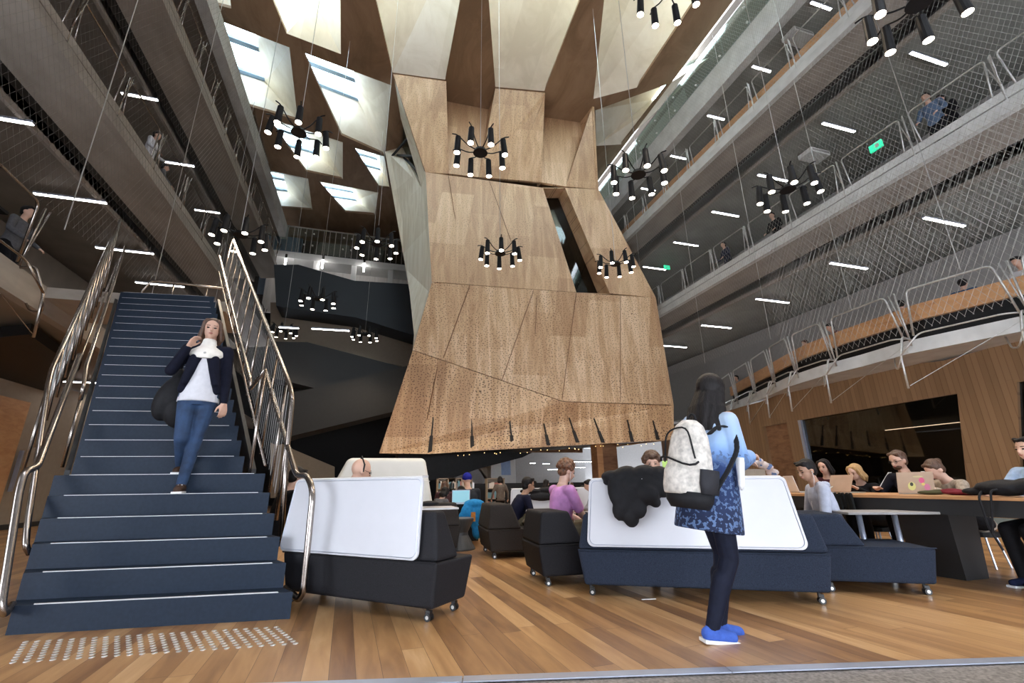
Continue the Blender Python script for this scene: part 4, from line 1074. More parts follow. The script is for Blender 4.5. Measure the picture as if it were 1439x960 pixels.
co_ = obj('coat', fuse(bm, .008, 3), coat_mat(), wo, smooth=True)
# backpack worn on the left shoulder side
bpm = plain('printed_pale_canvas', (.56, .52, .47), .8, var=.28, scale=38); bpk = clo('black_nylon', (.014, .014, .016), .6)
bp_ = thing('backpack', 'pale patterned backpack with black base on the back of the woman in the blue coat', 'backpack', (WX-.97*.15, WY-.20*.15-.02, .745), math.radians(-72))
bp_.scale = (1.12, 1.12, 1.22)
bm = B()
rg = [(.0, .115, .075), (.04, .135, .095), (.14, .140, .105), (.26, .130, .100), (.36, .112, .085), (.42, .085, .062), (.45, .045, .035)]
loft(bm, [((0, -.055, z), rx, ry, Matrix.Identity(3)) for z, rx, ry in rg], 24); bp1 = obj('body', fuse(bm, .008, 3), bpm, bp_, smooth=True)
bm = B(); loft(bm, [((0, -.055, z), rx, ry, Matrix.Identity(3)) for z, rx, ry in ((-.006, .112, .075), (.03, .138, .099), (.075, .143, .105))], 24); obj('base_panel', bm, bpk, bp_, smooth=True)
bm = B(); loft(bm, [((-.02, -.105, z), rx, ry, Matrix.Identity(3)) for z, rx, ry in ((.06, .105, .06), (.10, .112, .072), (.18, .105, .070), (.22, .085, .05))], 20); obj('front_pocket', fuse(bm, .008, 3), bpm, bp_, smooth=True)
bm = B(); tube(bm, [(-.125*math.cos(a)-.01, -.135-.04*math.sin(a), .225+.02*math.sin(a*2)) for a in [i*math.pi/8 for i in range(9)]], .006, 6); tube(bm, rounded([(-.12, -.12, .22), (-.09, -.155, .38), (.05, -.15, .41), (.09, -.13, .24)], .06), .005, 6); obj('zip_line', bm, bpk, bp_)
bm = B(); tube(bm, [(.03*math.cos(a), -.03, .44+.05*math.sin(a)) for a in [i*math.pi/8 for i in range(9)]], .007, 6); obj('grab_handle', bm, bpk, bp_)
bm = B(); loft(bm, [((.125, -.05, z), rx, ry, Matrix.Identity(3)) for z, rx, ry in ((.07, .03, .07), (.12, .04, .08), (.19, .035, .075))], 14); obj('mesh_pocket', bm, clo('dark_mesh', (.03, .03, .035), .7), bp_, smooth=True)
for s, pts in ((-1, [(-.07, -.0, .40), (-.09, .05, .46), (-.07, .14, .50), (-.09, .23, .43), (-.12, .25, .30), (-.16, .18, .12), (-.11, .02, .06)]), (1, [(.09, 0, .38), (.13, .05, .44), (.17, .12, .42), (.215, .09, .32), (.20, .01, .20), (.13, -.03, .07)])):
    bm = B(); n_ = len(pts)
    P_ = rounded(pts, .05)
    for off in (-.012, -.004, .004, .012): tube(bm, [V(p)+V((off, 0, 0)) for p in P_], .006, 5)
    obj('strap', fuse(bm, .006, 1), bpk, bp_, smooth=True)
t = thing('umbrella', 'small folded white umbrella hanging at the right side of the woman in the blue coat', 'umbrella', (WX+.06, WY-.22, .88), 0)
bm = B(); tube(bm, [(0, 0, .20), (.0, 0, .17), (.004, 0, .03), (.005, 0, .0)], [.024, .027, .019, .006], 12); obj('cover', bm, WHT, t, smooth=True)
bm = B(); tube(bm, [(0, 0, .18), (-.02, 0, .30), (-.03, .02, .36)], .006, 6); obj('strap', bm, bpk, t)

# she leans a little towards the right as she shifts her weight
_ax = Matrix.Rotation(math.radians(7.0), 4, V((.29, .957, 0)).normalized()); _pv = V((WX, WY, 0)); _mv = V((-.125, .035, .006))
bpy.context.view_layer.update()
for o_ in (wo, bp_, t):
    o_.matrix_world = Matrix.Translation(_pv+_mv) @ _ax @ Matrix.Translation(-_pv) @ o_.matrix_world
# ---- the woman on the stairs
jeans = plain('blue_denim', (.020, .046, .105), .85, var=.5, scale=7, bump=.2); navyk = clo('navy_knit', (.007, .008, .017), .9)
white_t = clo('white_jersey', (.62, .62, .66), .85, var=.05); cream = clo('cream_knit', (.78, .75, .69), .9, var=.05)
S = fig('woman in jeans, white top and navy cardigan walking down the blue staircase', (-1.68, 5.18, .874), math.radians(188), 1.70, slim=.92, pz=.93, lean=-.02,
        feet=[(.0, .03, .08), (.085, -.24, .26)], knee=((.1, 1, .2), (-.1, 1, .1)), hands=[(-.24, .06, .70), (.15, .13, 1.37)], elbow=((-.3, -1, -.1), (.45, -.1, -1)),
        head=(.12, .10), vox=.007, skin='l', hair=('shoulder', 'brown'), top=(None, None), legs=('pants', jeans), fem=True, curl=.6, shoe=clo('brown_trainer', (.06, .035, .025), .7))
k = S['k']; T = S['T']; so = S['o']
bm = B(); loft(bm, [(T(0, 0, z), rx*k, ry*k, S['Rt']) for z, rx, ry in ((-.045, .106, .082), (-.01, .102, .080), (.05, .092, .071), (.10, .082, .064), (.17, .090, .072), (.22, .090, .070), (.26, .07, .05))]); obj('top', fuse(bm, .008, 3), white_t, so, smooth=True)
bm = B()
loft(bm, [(T(0, -.006, z), rx*k, ry*k, S['Rt']) for z, rx, ry in ((.055, .093, .060), (.10, .089, .060), (.16, .096, .070), (.22, .100, .072), (.265, .086, .056), (.288, .05, .042))])
for i, s in ((0, -1), (1, 1)):
    caps(bm, T(0, 0, .262), .042*k, S['sh'][i], .037*k); caps(bm, S['sh'][i], .038*k, S['el'][i], .031*k); caps(bm, S['el'][i], .031*k, S['el'][i].lerp(S['wr'][i], .96), .022*k)
    caps(bm, T(s*.02, .066, .235), .018*k, T(s*.075, .058, .06), .020*k); caps(bm, T(s*.05, .056, .20), .03*k, T(s*.085, .038, .02), .022*k)
obj('cardigan', fuse(bm, .007, 3), navyk, so, smooth=True)
bm = B(); loft(bm, [(T(0, .006, z), rx*k, ry*k, S['Rt']) for z, rx, ry in ((.205, .070, .090), (.232, .092, .084), (.262, .088, .070), (.283, .058, .054), (.292, .046, .046), (.318, .037, .040), (.338, .035, .038))], 24); obj('neck_warmer', fuse(bm, .006, 3), cream, so, smooth=True)
bm = B(); ball(bm, T(.0, .088, .235), .007*k, sub=2); obj('pendant', bm, M['galv'], so)
t = thing('shoulder_bag', 'large slouchy black bag over the shoulder of the woman on the stairs', 'bag', (-1.97, 5.30, 1.68))
bm = B(); ball(bm, (0, .05, .12), (.14, .13, .25), Euler((0, .35, 0)).to_matrix(), 3); ball(bm, (.06, .04, .0), (.12, .11, .19), Euler((0, -.2, 0)).to_matrix(), 3); ball(bm, (.04, .05, .28), (.08, .08, .14), None, 3); obj('pouch', fuse(bm, .01, 3), bpk, t, smooth=True)
bm = B(); tube(bm, rounded([(.02, .05, .38), (.09, -.02, .62), (.20, .0, .68), (.24, .14, .45), (.10, .16, .2)], .08), .012, 8); obj('strap', bm, bpk, t, smooth=True)
for i in (0,):
    bm = B(); a = S['an'][0]
    for j in range(5): tube(bm, [a+V((-.018, .035+j*.016, .0-.006*j)), a+V((.018, .04+j*.016, -.004-.006*j))], .003, 5)
    obj('lace', bm, WHT, so)

# ---- seated figures. facing angle: yaw 0 looks towards +Y, -90 deg looks towards +X
def seated(label, loc, yaw, Ht, seat, lean, hair, top, legs, head=(0.15, 0), vox=.011, hands=None, skin='l', fem=False, feet=None, shoe=None, elbow=None, **kw):
    hz = seat+.06*Ht
    feet = feet or [(-.10, .40*Ht/1.6, .08), (.10, .38*Ht/1.6, .08)]
    hands = hands or [(-.10, .34, seat+.20), (.10, .34, seat+.20)]
    return fig(label, loc, yaw, Ht, pz=hz, lean=lean, feet=feet, hands=hands, head=head, hair=hair, top=top, legs=('pants', legs), vox=vox, skin=skin, fem=fem, shoe=shoe, elbow=elbow or ((-.7, -.5, -.8), (.7, -.5, -.8)), **kw)
khaki = clo('khaki_cloth', (.10, .085, .055)); blackc = clo('black_cloth', (.010, .010, .012)); greyc = clo('grey_cloth', (.10, .10, .11))
pink = plain('pink_tie_dye', (.62, .28, .60), .85, var=.4, scale=5, bump=.1)
R_ = math.radians
f = seated('curly haired boy in a pink tie dye tee shirt sitting in the middle armchair', (2.02, 4.95, 0), R_(-82), 1.66, .30, .10, ('curly', 'auburn'), ('short', pink), khaki, head=(.28, 0), vox=.009, skin='p', hands=[(-.06, .36, .50), (.08, .36, .48)])
earbud(f, 1)
f = seated('young man with glasses and navy jumper leaning forward in the warm grey armchair', (1.98, 6.75, 0), R_(-88), 1.56, .26, .52, ('short', 'dark'), ('long', clo('navy_jumper', (.010, .011, .028))), khaki, head=(-.1, 0), skin='m', hands=[(-.10, .45, .50), (.12, .45, .48)])
glasses(f)
f = seated('young man in a pale grey hooded top sitting behind the blue castored seat', (4.68, 3.92, 0), R_(60), 1.62, .30, .22, ('short', 'dark'), ('hood', clo('pale_grey_fleece', (.42, .45, .55), .9, var=.08)), blackc, head=(.22, .35), vox=.009, skin='m')
earbud(f, -1)
f = seated('bald man seen over the top of the left white screen', (-.22, 4.66, 0), R_(-72), 1.62, .33, .16, ('bald', None), ('long', greyc), blackc, head=(.25, 0), skin='l')
bm = B(); tube(bm, [f['Hh'](-.048, .0, -.01), f['Hh'](-.052, -.01, .03), f['Hh'](0, -.03, .075), f['Hh'](.052, -.01, .03), f['Hh'](.048, .0, -.01)], .008, 6); ball(bm, f['Hh'](-.05, -.006, -.008), (.012, .03, .036), sub=2); obj('headphones', bm, M['black'], f['o'])
glasses(f)
f = seated('person with a black top sitting between the staircase and the left white screen', (-.98, 6.0, 0), R_(-60), 1.60, .32, .25, ('short', 'dark'), ('long', blackc), blackc, head=(.2, 0))
# four at the high table
f = seated('young woman in a beige shirt with tied back hair bending over the long table', (6.50, 3.72, 0), R_(72), 1.60, .36, .42, ('bun', 'brown'), ('long', plain('beige_check_shirt', (.36, .30, .24), .85, var=.35, scale=30)), blackc, head=(.42, 0), fem=True, skin='p', hands=[(-.14, .46, .80), (.12, .48, .80)], feet=[(-.08, .30, .22), (.08, .30, .22)])
f = seated('bearded man in a black track top with white stripes, chin on hand', (6.50, 4.22, 0), R_(88), 1.68, .40, .30, ('bun', 'brown'), ('long', clo('black_track_top', (.012, .012, .020))), blackc, head=(.10, 0), skin='l', hands=[(-.06, .24, .96), (.16, .45, .80)], elbow=((-.5, .4, -1), (.7, -.5, -.8)))
glasses(f)
bm = B(); ball(bm, f['Hh'](0, .030, -.040), (.048, .042, .040), sub=3); obj('beard', bm, HR['brown'], f['o'], smooth=True)
bm = B()
for s, i in ((-1, 0), (1, 1)):
    for o_ in (-.022, 0, .022): tube(bm, [f['sh'][i]+V((s*.012, o_, .066)), f['sh'][i].lerp(f['el'][i], .5)+V((s*.055, o_, .02)), f['el'][i]+V((s*.052, o_, .0))], .006, 5)
obj('sleeve_stripes', bm, WHT, f['o'])
f = seated('young woman with long blond hair and a black top at the long table', (6.5, 4.85, 0), R_(100), 1.56, .32, .26, ('shoulder', 'blond'), ('long', blackc), blackc, head=(.15, -.2), fem=True, skin='p', hands=[(-.12, .44, .80), (.12, .46, .80)])
f = seated('dark haired girl in a dark red top at the far end of the long table', (6.65, 5.5, 0), R_(115), 1.60, .38, .15, ('shoulder', 'dark'), ('long', clo('dark_red_knit', (.05, .012, .018))), blackc, head=(.1, -.2), fem=True, skin='l', hands=[(-.12, .40, .80), (.12, .40, .80)])
# edge of frame
f = fig('person in a pale blue shirt cut by the right edge of the view', (5.92, 2.78, 0), R_(75), 1.62, pz=.52, lean=.05, feet=[(-.1, .36, .08), (.1, .36, .08)], hands=[(-.12, .4, .78), (.12, .4, .78)], hair=('short', 'dark'), top=('long', clo('pale_blue_shirt', (.35, .48, .68))), legs=('pants', blackc), vox=.012, shoe=clo('navy_shoe', (.01, .014, .04)))
# background crowd in the hall below the pod (positions in metres)
def bgp(label, px, py, Y, yaw, seat, lean, hair, top, legs=None, Ht=1.5, head=(.2, 0), skin='l', stand=False, vox=.018):
    p = at(px, py, y=Y)
    legs = legs or blackc
    if stand: return fig(label, (p.x, Y, 0), R_(yaw), max(.9, p.z/.96), lean=0, vox=vox, hair=hair, top=top, legs=('pants', legs), head=head, skin=skin)
    # sitting height from the head's position
    Hs = max(1.15, min(1.7, (p.z-seat)/.50)); f = seated(label, (p.x, Y, 0), R_(yaw), Hs, seat, lean, hair, top, legs, head=head, skin=skin, vox=vox)
    return f
bgp('man in a bright blue beanie and dark jacket seen from behind', 661, 668, 8.6, 10, .26, .20, ('beanie', clo('cobalt_knit', (.015, .02, .24))), ('long', clo('slate_jacket', (.025, .028, .035))), vox=.014)
bgp('person in a long brown grey coat standing below the dark stair', 703, 672, 11.5, 0, 0, 0, ('shoulder', 'dark'), ('coat', clo('taupe_coat', (.12, .10, .085))), stand=True)
bgp('dark haired person in brown sitting at the laptop, left of the blue beanie', 640, 684, 8.9, -50, .26, .3, ('shoulder', 'dark'), ('long', clo('brown_top', (.045, .035, .03))))
bgp('person with a grey sleeve leaning in beside the cream booth', 612, 684, 8.4, -60, .26, .4, ('shoulder', 'dark'), ('long', greyc))
bgp('person in a bright green top behind the boy in pink', 828, 684, 8.8, 60, .28, .25, ('short', 'dark'), ('long', clo('bright_green', (.12, .42, .03))))
f = bgp('person with glasses in a silver grey top', 838, 676, 7.4, 60, .28, .2, ('short', 'dark'), ('long', clo('silver_top', (.30, .31, .34))))
f = seated('curly dark haired person sitting in the blue sofa behind the draped black jacket', (2.98, 4.55, 0), R_(150), 1.64, .36, .05, ('curly', 'brown'), ('long', blackc), blackc, head=(.1, 0))
bgp('dark haired woman in the far hall, left of the boy in pink', 765, 676, 12.0, -80, .34, .05, ('long', 'dark'), ('long', blackc))
bgp('person in a cream top far behind the boy in pink', 801, 684, 12.5, -70, .34, .1, ('bun', 'brown'), ('long', cream), head=(.1, 0))
bgp('small dark figure sitting at the far screens', 753, 684, 14.0, 0, .4, .1, ('short', 'dark'), ('long', blackc))
bgp('dark figure in the shadow below the lowest flight, near the cream booth', 626, 678, 10.2, 0, .3, .2, ('long', 'brown'), ('long', clo('plum_top', (.06, .03, .035))))
# gallery figures
def gal(label, px, py, X, zf, yaw, hair, top, seat=None, Ht=1.68, vox=.022, side=1):
    p = at(px, py, x=X)
    if seat is None: return fig(label, (X, p.y, zf), R_(yaw), Ht, lean=.12, vox=vox, hair=hair, top=top, legs=('pants', blackc), hands=[(-.2, .3, .95), (.2, .3, .95)])
    return seated(label, (X, p.y, zf), R_(yaw), Ht, seat, .2, hair, top, blackc, vox=vox)
gal('person in a denim shirt sitting behind the right first floor timber ledge', 1340, 372, 12.3, 3.78, -80, ('short', 'dark'), ('long', clo('denim_shirt', (.05, .09, .16))), .55)
gal('person in black sitting left of the denim shirt on the right first floor', 1257, 398, 12.3, 3.78, -60, ('short', 'dark'), ('long', blackc), .55)
gal('person in a red striped shirt on the right first floor where the railing bends', 1168, 430, 12.3, 3.78, 60, ('short', 'dark'), ('long', plain('red_stripe_shirt', (.30, .10, .12), .8, var=.8, scale=9)), .50)
gal('person in a white top at the far right of the first floor ledge', 1432, 350, 12.4, 3.78, 80, ('short', 'dark'), ('long', white_t), .55)
gal('person with brown hair behind the ledge past the railing bend', 1133, 462, 13.0, 3.78, 80, ('bun', 'brown'), ('long', blackc), .50)
gal('person in a pale grey shirt standing past the railing bend on the first floor', 1033, 505, 15.5, 3.78, 80, ('short', 'dark'), ('long', clo('light_grey_shirt', (.33, .33, .33))))
gal('person in a blue shirt leaning on the right second floor railing', 1302, 130, 11.9, 7.86, 90, ('short', 'dark'), ('long', clo('mid_blue_shirt', (.10, .15, .24))))
gal('person in black beside the blue shirt on the right second floor', 1322, 125, 12.3, 7.86, 70, ('short', 'dark'), ('long', blackc))
gal('person in dark blue standing far along the right second floor', 1018, 335, 12.2, 7.86, 80, ('short', 'dark'), ('long', clo('ink_jacket', (.02, .025, .05))))
gal('person in a dark coat behind the cluster pendant on the right second floor', 1085, 290, 12.4, 7.86, 90, ('short', 'dark'), ('long', blackc))
gal('person in a white shirt leaning on the left second floor railing', 215, 190, -6.2, 8.35, -90, ('short', 'dark'), ('long', white_t))
gal('person in grey next to the white shirt on the left second floor', 232, 212, -6.5, 8.35, -60, ('short', 'dark'), ('long', greyc))
gal('dim grey figure behind the left first floor brackets', 25, 312, -6.4, 4.19, -90, ('short', 'dark'), ('long', greyc))
# ================================================================ FURNITURE
def local(o0, u):
    """frame with x along u (ground direction), y to its left-forward, z up"""
    return math.atan2(u[1], u[0])
def casters(t, pts):
    for x, y in pts:
        bm = B(); cyl(bm, (x, y, .085), (x, y, .05), .012, n=8); box(bm, x-.006, x+.03, y-.016, y+.016, .03, .07)
        c_ = obj('caster', bm, M['rubber'], t)
        for s in (-1, 1):
            bm = B(); cyl(bm, (x+.012, y+s*.010, .026), (x+.012, y+s*.024, .026), .026, n=16); cyl(bm, (x+.012, y+s*.0242, .026), (x+.012, y+s*.026, .026), .013, n=12, m=1); obj('wheel', bm, [M['rubber'], M['galv']], c_, smooth=False)
def module(label, loc, rz, W_, D_, seat, back, mat, backs='rear', bt=.30, screen=None, cat='sofa', name='sofa', group=None, splay=.06, bw=None):
    """castored lounge module: tapered base, wedge backrest(s), optional white screen.
       local x to the right along the rear edge, y towards the front"""
    t = thing(name, label, cat, loc, rz, group)
    zb = .085; m = .045
    bm = B()
    hexa(bm, [(m, m*.6, zb), (W_-m, m*.6, zb), (W_-m, D_-m, zb), (m, D_-m, zb), (0, 0, seat), (W_, 0, seat), (W_, D_, seat), (0, D_, seat)])
    zmid = zb+(seat-zb)*.72
    obj('base', bevel(bm, .022, 3), mat, t, smooth=False)
    if backs == 'rear':
        bm = B(); sx = splay
        hexa(bm, [(.005, .005, seat+.004), (W_-.005, .005, seat+.004), (W_-.005, bt+.06, seat+.004), (.005, bt+.06, seat+.004),
                  (sx, .05, back), (W_-sx, .05, back), (W_-sx*1.2, bt-.05, back), (sx*1.2, bt-.05, back)])
        obj('backrest', bevel(bm, .028, 3), mat, t)
    if backs == 'left':
        bm = B(); bw = bw or .36
        hexa(bm, [(.005, .005, seat+.004), (bw, .005, seat+.004), (bw, D_-.01, seat+.004), (.005, D_-.01, seat+.004),
                  (.05, .05, back), (bw-.13, .05, back), (bw-.13, D_-.06, back), (.05, D_-.06, back)])
        obj('backrest', bevel(bm, .026, 3), mat, t)
    bm = B(); tube(bm, [(.002, -.002, seat-.0), (W_-.002, -.002, seat-.0)], .006, 6); obj('piping', bm, mat, t)
    casters(t, [(.09, .08), (W_-.12, .08), (W_-.12, D_-.10), (.09, D_-.10)])
    if screen:
        x0, x1, x0t, x1t, z0, z1, lip = screen
        pts = []
        def arc(cx, cz, r, a0, a1, n=6):
            for i in range(n+1):
                a = a0+(a1-a0)*i/n; pts.append((cx+r*math.cos(a), cz+r*math.sin(a)))
        r = .055
        arc(x0+r, z0+r, r, math.pi*1.02, math.pi*1.5); arc(x1-r, z0+r, r, -math.pi/2, 0); arc(x1t-r*.8, z1-r*.8, r*.8, .1, math.pi/2); arc(x0t+r*.8, z1-r*.8, r*.8, math.pi/2, math.pi*.97)
        slope = .10
        P_ = [V((x, -.028+slope*(z-z0), z)) for x, z in pts]
        bm = B(); prism(bm, P_, (0, .018, 0)); bevel(bm, .004, 2)
        s_ = obj('privacy_screen', bm, M['screen'], t)
        bm = B(); yt = -.028+slope*(z1-z0)
        rings = []
        for i in range(7):
            a = i/6*math.pi*.5; rings.append((yt+.10*math.sin(a), z1-.10+.10*math.cos(a)-.0))
        yy = [(yt, z1-.03), (yt+.006, z1-.008), (yt+.03, z1+.006), (yt+.10, z1+.010)]
        prs = [(x0t+.045, x1t-.045)]*4
        vs = [[bm.verts.new((a, y, z)) for (y, z) in yy]+[bm.verts.new((a, y+.012*(0), z-.016)) for (y, z) in yy[::-1]] for a in (x0t+.03, x1t-.03)]
        n = len(vs[0])
        for j in range(n): bm.faces.new((vs[0][j], vs[1][j], vs[1][(j+1) % n], vs[0][(j+1) % n]))
        bm.faces.new(vs[0][::-1]); bm.faces.new(vs[1]); obj('screen_lip', bm, M['screen'], s_)
        bm = B(); ins = .018; P2 = [V(((x-(x0+x1)/2)*.975+(x0+x1)/2, -.030+slope*(z-z0), (z-(z0+z1)/2)*.94+(z0+z1)/2)) for x, z in pts]
        tube(bm, P2, .0025, 4, closed=True); obj('screen_edge_line', bm, M['alu'], s_)
    return t
# right blue sofa, its white screen turned to the viewer
a = V((1.79, 4.00, 0)); b = V((3.50, 3.01, 0)); u = b-a
module('blue grey sofa with a wide white screen on its back, right of centre', a, math.atan2(u.y, u.x), u.length, .82, .365, .66, M['fab_r'], screen=(.09, u.length-.16, .13, u.length-.22, .395, .955, 1))
a = V((3.78, 3.42, 0)); u = V((.86, -.51, 0))
module('blue grey castored seat with a wedge back, right of the wide white screen', a, math.atan2(u.y, u.x), .92, .72, .365, .63, M['fab_r'], backs='left', bw=.42, cat='armchair', name='lounge_chair')
# left charcoal sofa
b = V((.50, 3.56, 0)); u = V((.72, -.69, 0)).normalized(); L_ = 1.62; a = b-u*L_
module('charcoal sofa with a white screen on its back beside the foot of the staircase', a, math.atan2(u.y, u.x), L_, .50, .39, .735, M['fab_l'], screen=(-.02, L_-.15, .02, L_-.17, .40, .985, 1), bt=.24)
# armchairs
module('charcoal armchair with its side to the viewer, left of the wide screen', (1.58, 4.42, 0), R_(-4), .92, .72, .36, .66, M['fab_l'], backs='left', cat='armchair', name='lounge_chair', bw=.46)
module('warm grey armchair standing right of the round stool', (1.52, 6.20, 0), R_(-4), 1.15, .90, .35, .665, M['fab_b'], backs='left', cat='armchair', name='lounge_chair', bw=.46)
module('grey castored sofa end seen behind the left white screen', (.30, 6.9, 0), R_(-8), .98, .9, .37, .68, M['fab_b'], name='lounge_chair', cat='armchair')
module('dark sofa with a low white screen far behind the boy in pink', (2.3, 8.0, 0), R_(0), 2.0, .8, .36, .60, M['fab_b'], screen=(.05, 1.95, .08, 1.92, .40, .84, 1))
# cream booth shell
t = thing('booth_shell', 'cream rounded moulded booth behind the left white screen', 'booth', (-.28, 7.2, 0))
bm = B(); hexa(bm, [(-.62, 0, .05), (1.34, 0, .05), (1.34, 1.1, .05), (-.62, 1.1, .05), (-.05, .25, 1.33), (1.10, .25, 1.33), (1.10, .9, 1.33), (-.05, .9, 1.33)])
obj('shell', bevel(bm, .07, 4), M['booth'], t, smooth=True)
bm = B(); tube(bm, [(-.30, .17, .98), (1.17, .17, .98)], .006, 5); obj('seam', bm, M['booth'], t)
# round stool and tables
t = thing('hourglass_stool', 'dark grey hourglass stool standing on the floor left of the warm grey armchair', 'stool', (1.36, 7.35, 0))
bm = B(); tube(bm, [(0, 0, 0), (0, 0, .02), (0, 0, .20), (0, 0, .24), (0, 0, .41), (0, 0, .43)], [.245, .245, .135, .13, .215, .22], 28); obj('body', bm, plain('grey_moulding', (.055, .055, .056), .5), t, smooth=False)
bm = B(); cyl(bm, (0, 0, .43), (0, 0, .44), .21, n=28); obj('top', bm, plain('grey_moulding_top', (.10, .10, .10), .5), t)
t = thing('side_table', 'narrow white table top between the booth and the charcoal sofa', 'table', (.62, 5.6, 0))
bm = B(); box(bm, -.30, .36, -.25, .25, .66, .68); obj('tabletop', bevel(bm, .004), M['screen'], t)
bm = B(); cyl(bm, (0, 0, .02), (0, 0, .66), .025); cyl(bm, (0, 0, 0), (0, 0, .02), .18, n=20); obj('pedestal', bm, M['alu'], t)
t = thing('side_table', 'low laminate table on slim metal legs behind the blue castored seat', 'table', (4.88, 3.55, 0), R_(-25))
bm = B(); box(bm, -.42, .42, -.22, .22, .60, .622); obj('tabletop', bevel(bm, .004), M['plaster'], t)
for x in (-.22, .10):
    bm = B(); cyl(bm, (x, 0, .0), (x, 0, .60), .025, n=12); obj('leg', bm, M['alu'], t, smooth=True)
# long table
t = thing('long_table', 'long dark study table with a timber top near the right glass wall', 'table', (5.1, 1.8, 0))
bm = B(); box(bm, 0, .95, 0, 3.9, .735, .765); obj('tabletop', bevel(bm, .003), M['wood_rail'], t)
bm = B(); box(bm, .02, .93, .02, 3.88, .60, .735); obj('apron', bm, M['charcoal'], t)
for y in (1.75, 3.4):
    bm = B(); hexa(bm, [(.34, y-.22, 0), (.66, y-.22, 0), (.66, y+.22, 0), (.34, y+.22, 0), (.30, y-.24, .60), (.70, y-.24, .60), (.70, y+.24, .60), (.30, y+.24, .60)]); obj('pedestal', bm, M['charcoal'], t)
# stools for the four
for i, (x, y) in enumerate(((6.50, 3.72), (6.50, 4.22), (6.50, 4.85), (6.65, 5.5))):
    h_ = (.36, .40, .32, .38)[i]
    t = thing('stool', 'low black stool at the long table under the ' + ('woman in beige', 'man in the striped track top', 'blond woman', 'girl in dark red')[i], 'stool', (x, y, 0), 0, 'stools at the long table')
    bm = B(); cyl(bm, (0, 0, h_-.05), (0, 0, h_), .17, n=20); obj('seat', bm, M['black'], t)
    for a_ in range(4):
        c_, s_ = math.cos(a_*math.pi/2+.78), math.sin(a_*math.pi/2+.78); bm = B(); tube(bm, [(c_*.12, s_*.12, h_-.05), (c_*.17, s_*.17, 0)], .011, 6); obj('leg', bm, M['alu'], t)
# the chair at the right edge
t = thing('office_chair', 'black mesh back office chair on castors at the right edge of view', 'chair', (5.98, 2.76, 0), R_(70))
bm = B(); box(bm, -.23, .23, -.22, .24, .40, .46); obj('seat', bevel(bm, .02, 3), M['black'], t)
bm = B(); box(bm, -.22, .22, -.27, -.245, .50, .92); obj('backrest', bevel(bm, .01, 2), M['charcoal'], t)
bm = B(); tube(bm, [(-.225, -.25, .48), (-.225, -.27, .94), (.225, -.27, .94), (.225, -.25, .48)], .012, 8); obj('back_frame', bm, M['black'], t)
bm = B(); cyl(bm, (0, 0, .07), (0, 0, .40), .025); obj('column', bm, M['galv'], t)
for i in range(5):
    a_ = i*2*math.pi/5; bm = B(); tube(bm, [(0, 0, .09), (math.cos(a_)*.26, math.sin(a_)*.26, .065)], .016, 6); g_ = obj('leg', bm, M['black'], t)
    bm = B(); cyl(bm, (math.cos(a_)*.27, math.sin(a_)*.27-.012, .027), (math.cos(a_)*.27, math.sin(a_)*.27+.012, .027), .026, n=12); obj('wheel', bm, M['rubber'], g_)
# laptops
def laptop(label, loc, rz, tilt=.35, col='alu', lid=None, s=1.0, stickers=False, name='laptop'):
    t = thing(name, label, 'laptop', loc, rz)
    bm = B(); box(bm, -.16*s, .16*s, 0, .22*s, 0, .012); obj('base', bevel(bm, .003), M[col], t)
    bm = B(); mt = Matrix.Translation((0, .0, .012)) @ Matrix.Rotation(tilt, 4, 'X'); box(bm, -.16*s, .16*s, -.006, .0, 0, .22*s, mtx=mt); l_ = obj('lid', bevel(bm, .002), lid or M[col], t)
    bm = B(); box(bm, -.15*s, .15*s, .0005, .002, .01, .21*s, mtx=mt); obj('display', bm, M['screenlit'] if lid is None else M['black'], l_)
    if stickers:
        for (x, z, w_, h2, c) in ((-.03, .07, .07, .09, (.62, .62, .25)), (-.03, .09, .03, .04, (.05, .06, .05)), (.06, .13, .05, .06, (.65, .12, .28)), (.10, .06, .05, .07, (.60, .20, .35)), (.03, .17, .09, .02, (.55, .50, .30)), (.07, .09, .03, .03, (.75, .60, .20))):
            bm = B(); pts = [mt @ V((x+w_/2*math.cos(q), -.0065-(.001 if w_ < .035 else 0), z+h2/2*math.sin(q))) for q in [i*math.pi/6 for i in range(12)]]
            prism(bm, pts, (0, -.0008, 0)); obj('sticker', bm, plain('sticker_%d' % len(bpy.data.materials), c, .5), l_)
    return t
laptop('laptop with a tan lid covered in yellow and pink stickers on the long table', (5.50, 3.60, .766), R_(-78), -.30, 'galv', lid=plain('tan_lid', (.45, .34, .26), .4), stickers=True)
laptop('copper coloured laptop with its plain lid to the viewer on the long table', (5.55, 4.50, .766), R_(-95), -.45, 'galv', lid=plain('copper_lid', (.40, .26, .18), .35))
laptop('white tablet propped up at the far end of the long table', (5.45, 5.05, .766), R_(-115), .25, 'galv', lid=WHT, s=.95)
laptop('closed looking silver laptop lying low beside the copper one', (5.32, 4.62, .766), R_(-80), -1.2, 'galv', lid=M['galv'], s=.8)
laptop('laptop with a glowing blue display before the man in the blue beanie', (1.60, 8.55, .60), R_(170), .1, 'alu')
t = thing('desk', 'small black desk with the glowing laptop on it', 'table', (1.62, 8.5, 0))
bm = B(); box(bm, -.28, .28, -.25, .3, .56, .60); obj('tabletop', bm, M['black'], t)
bm = B(); box(bm, -.25, .25, -.2, .25, 0, .56); obj('body', bm, M['black'], t)
# laptop on the lap of the man leaning forward
laptop('pale laptop on the knees of the young man leaning forward', (2.62, 6.72, .50), R_(90), .5, 'galv')
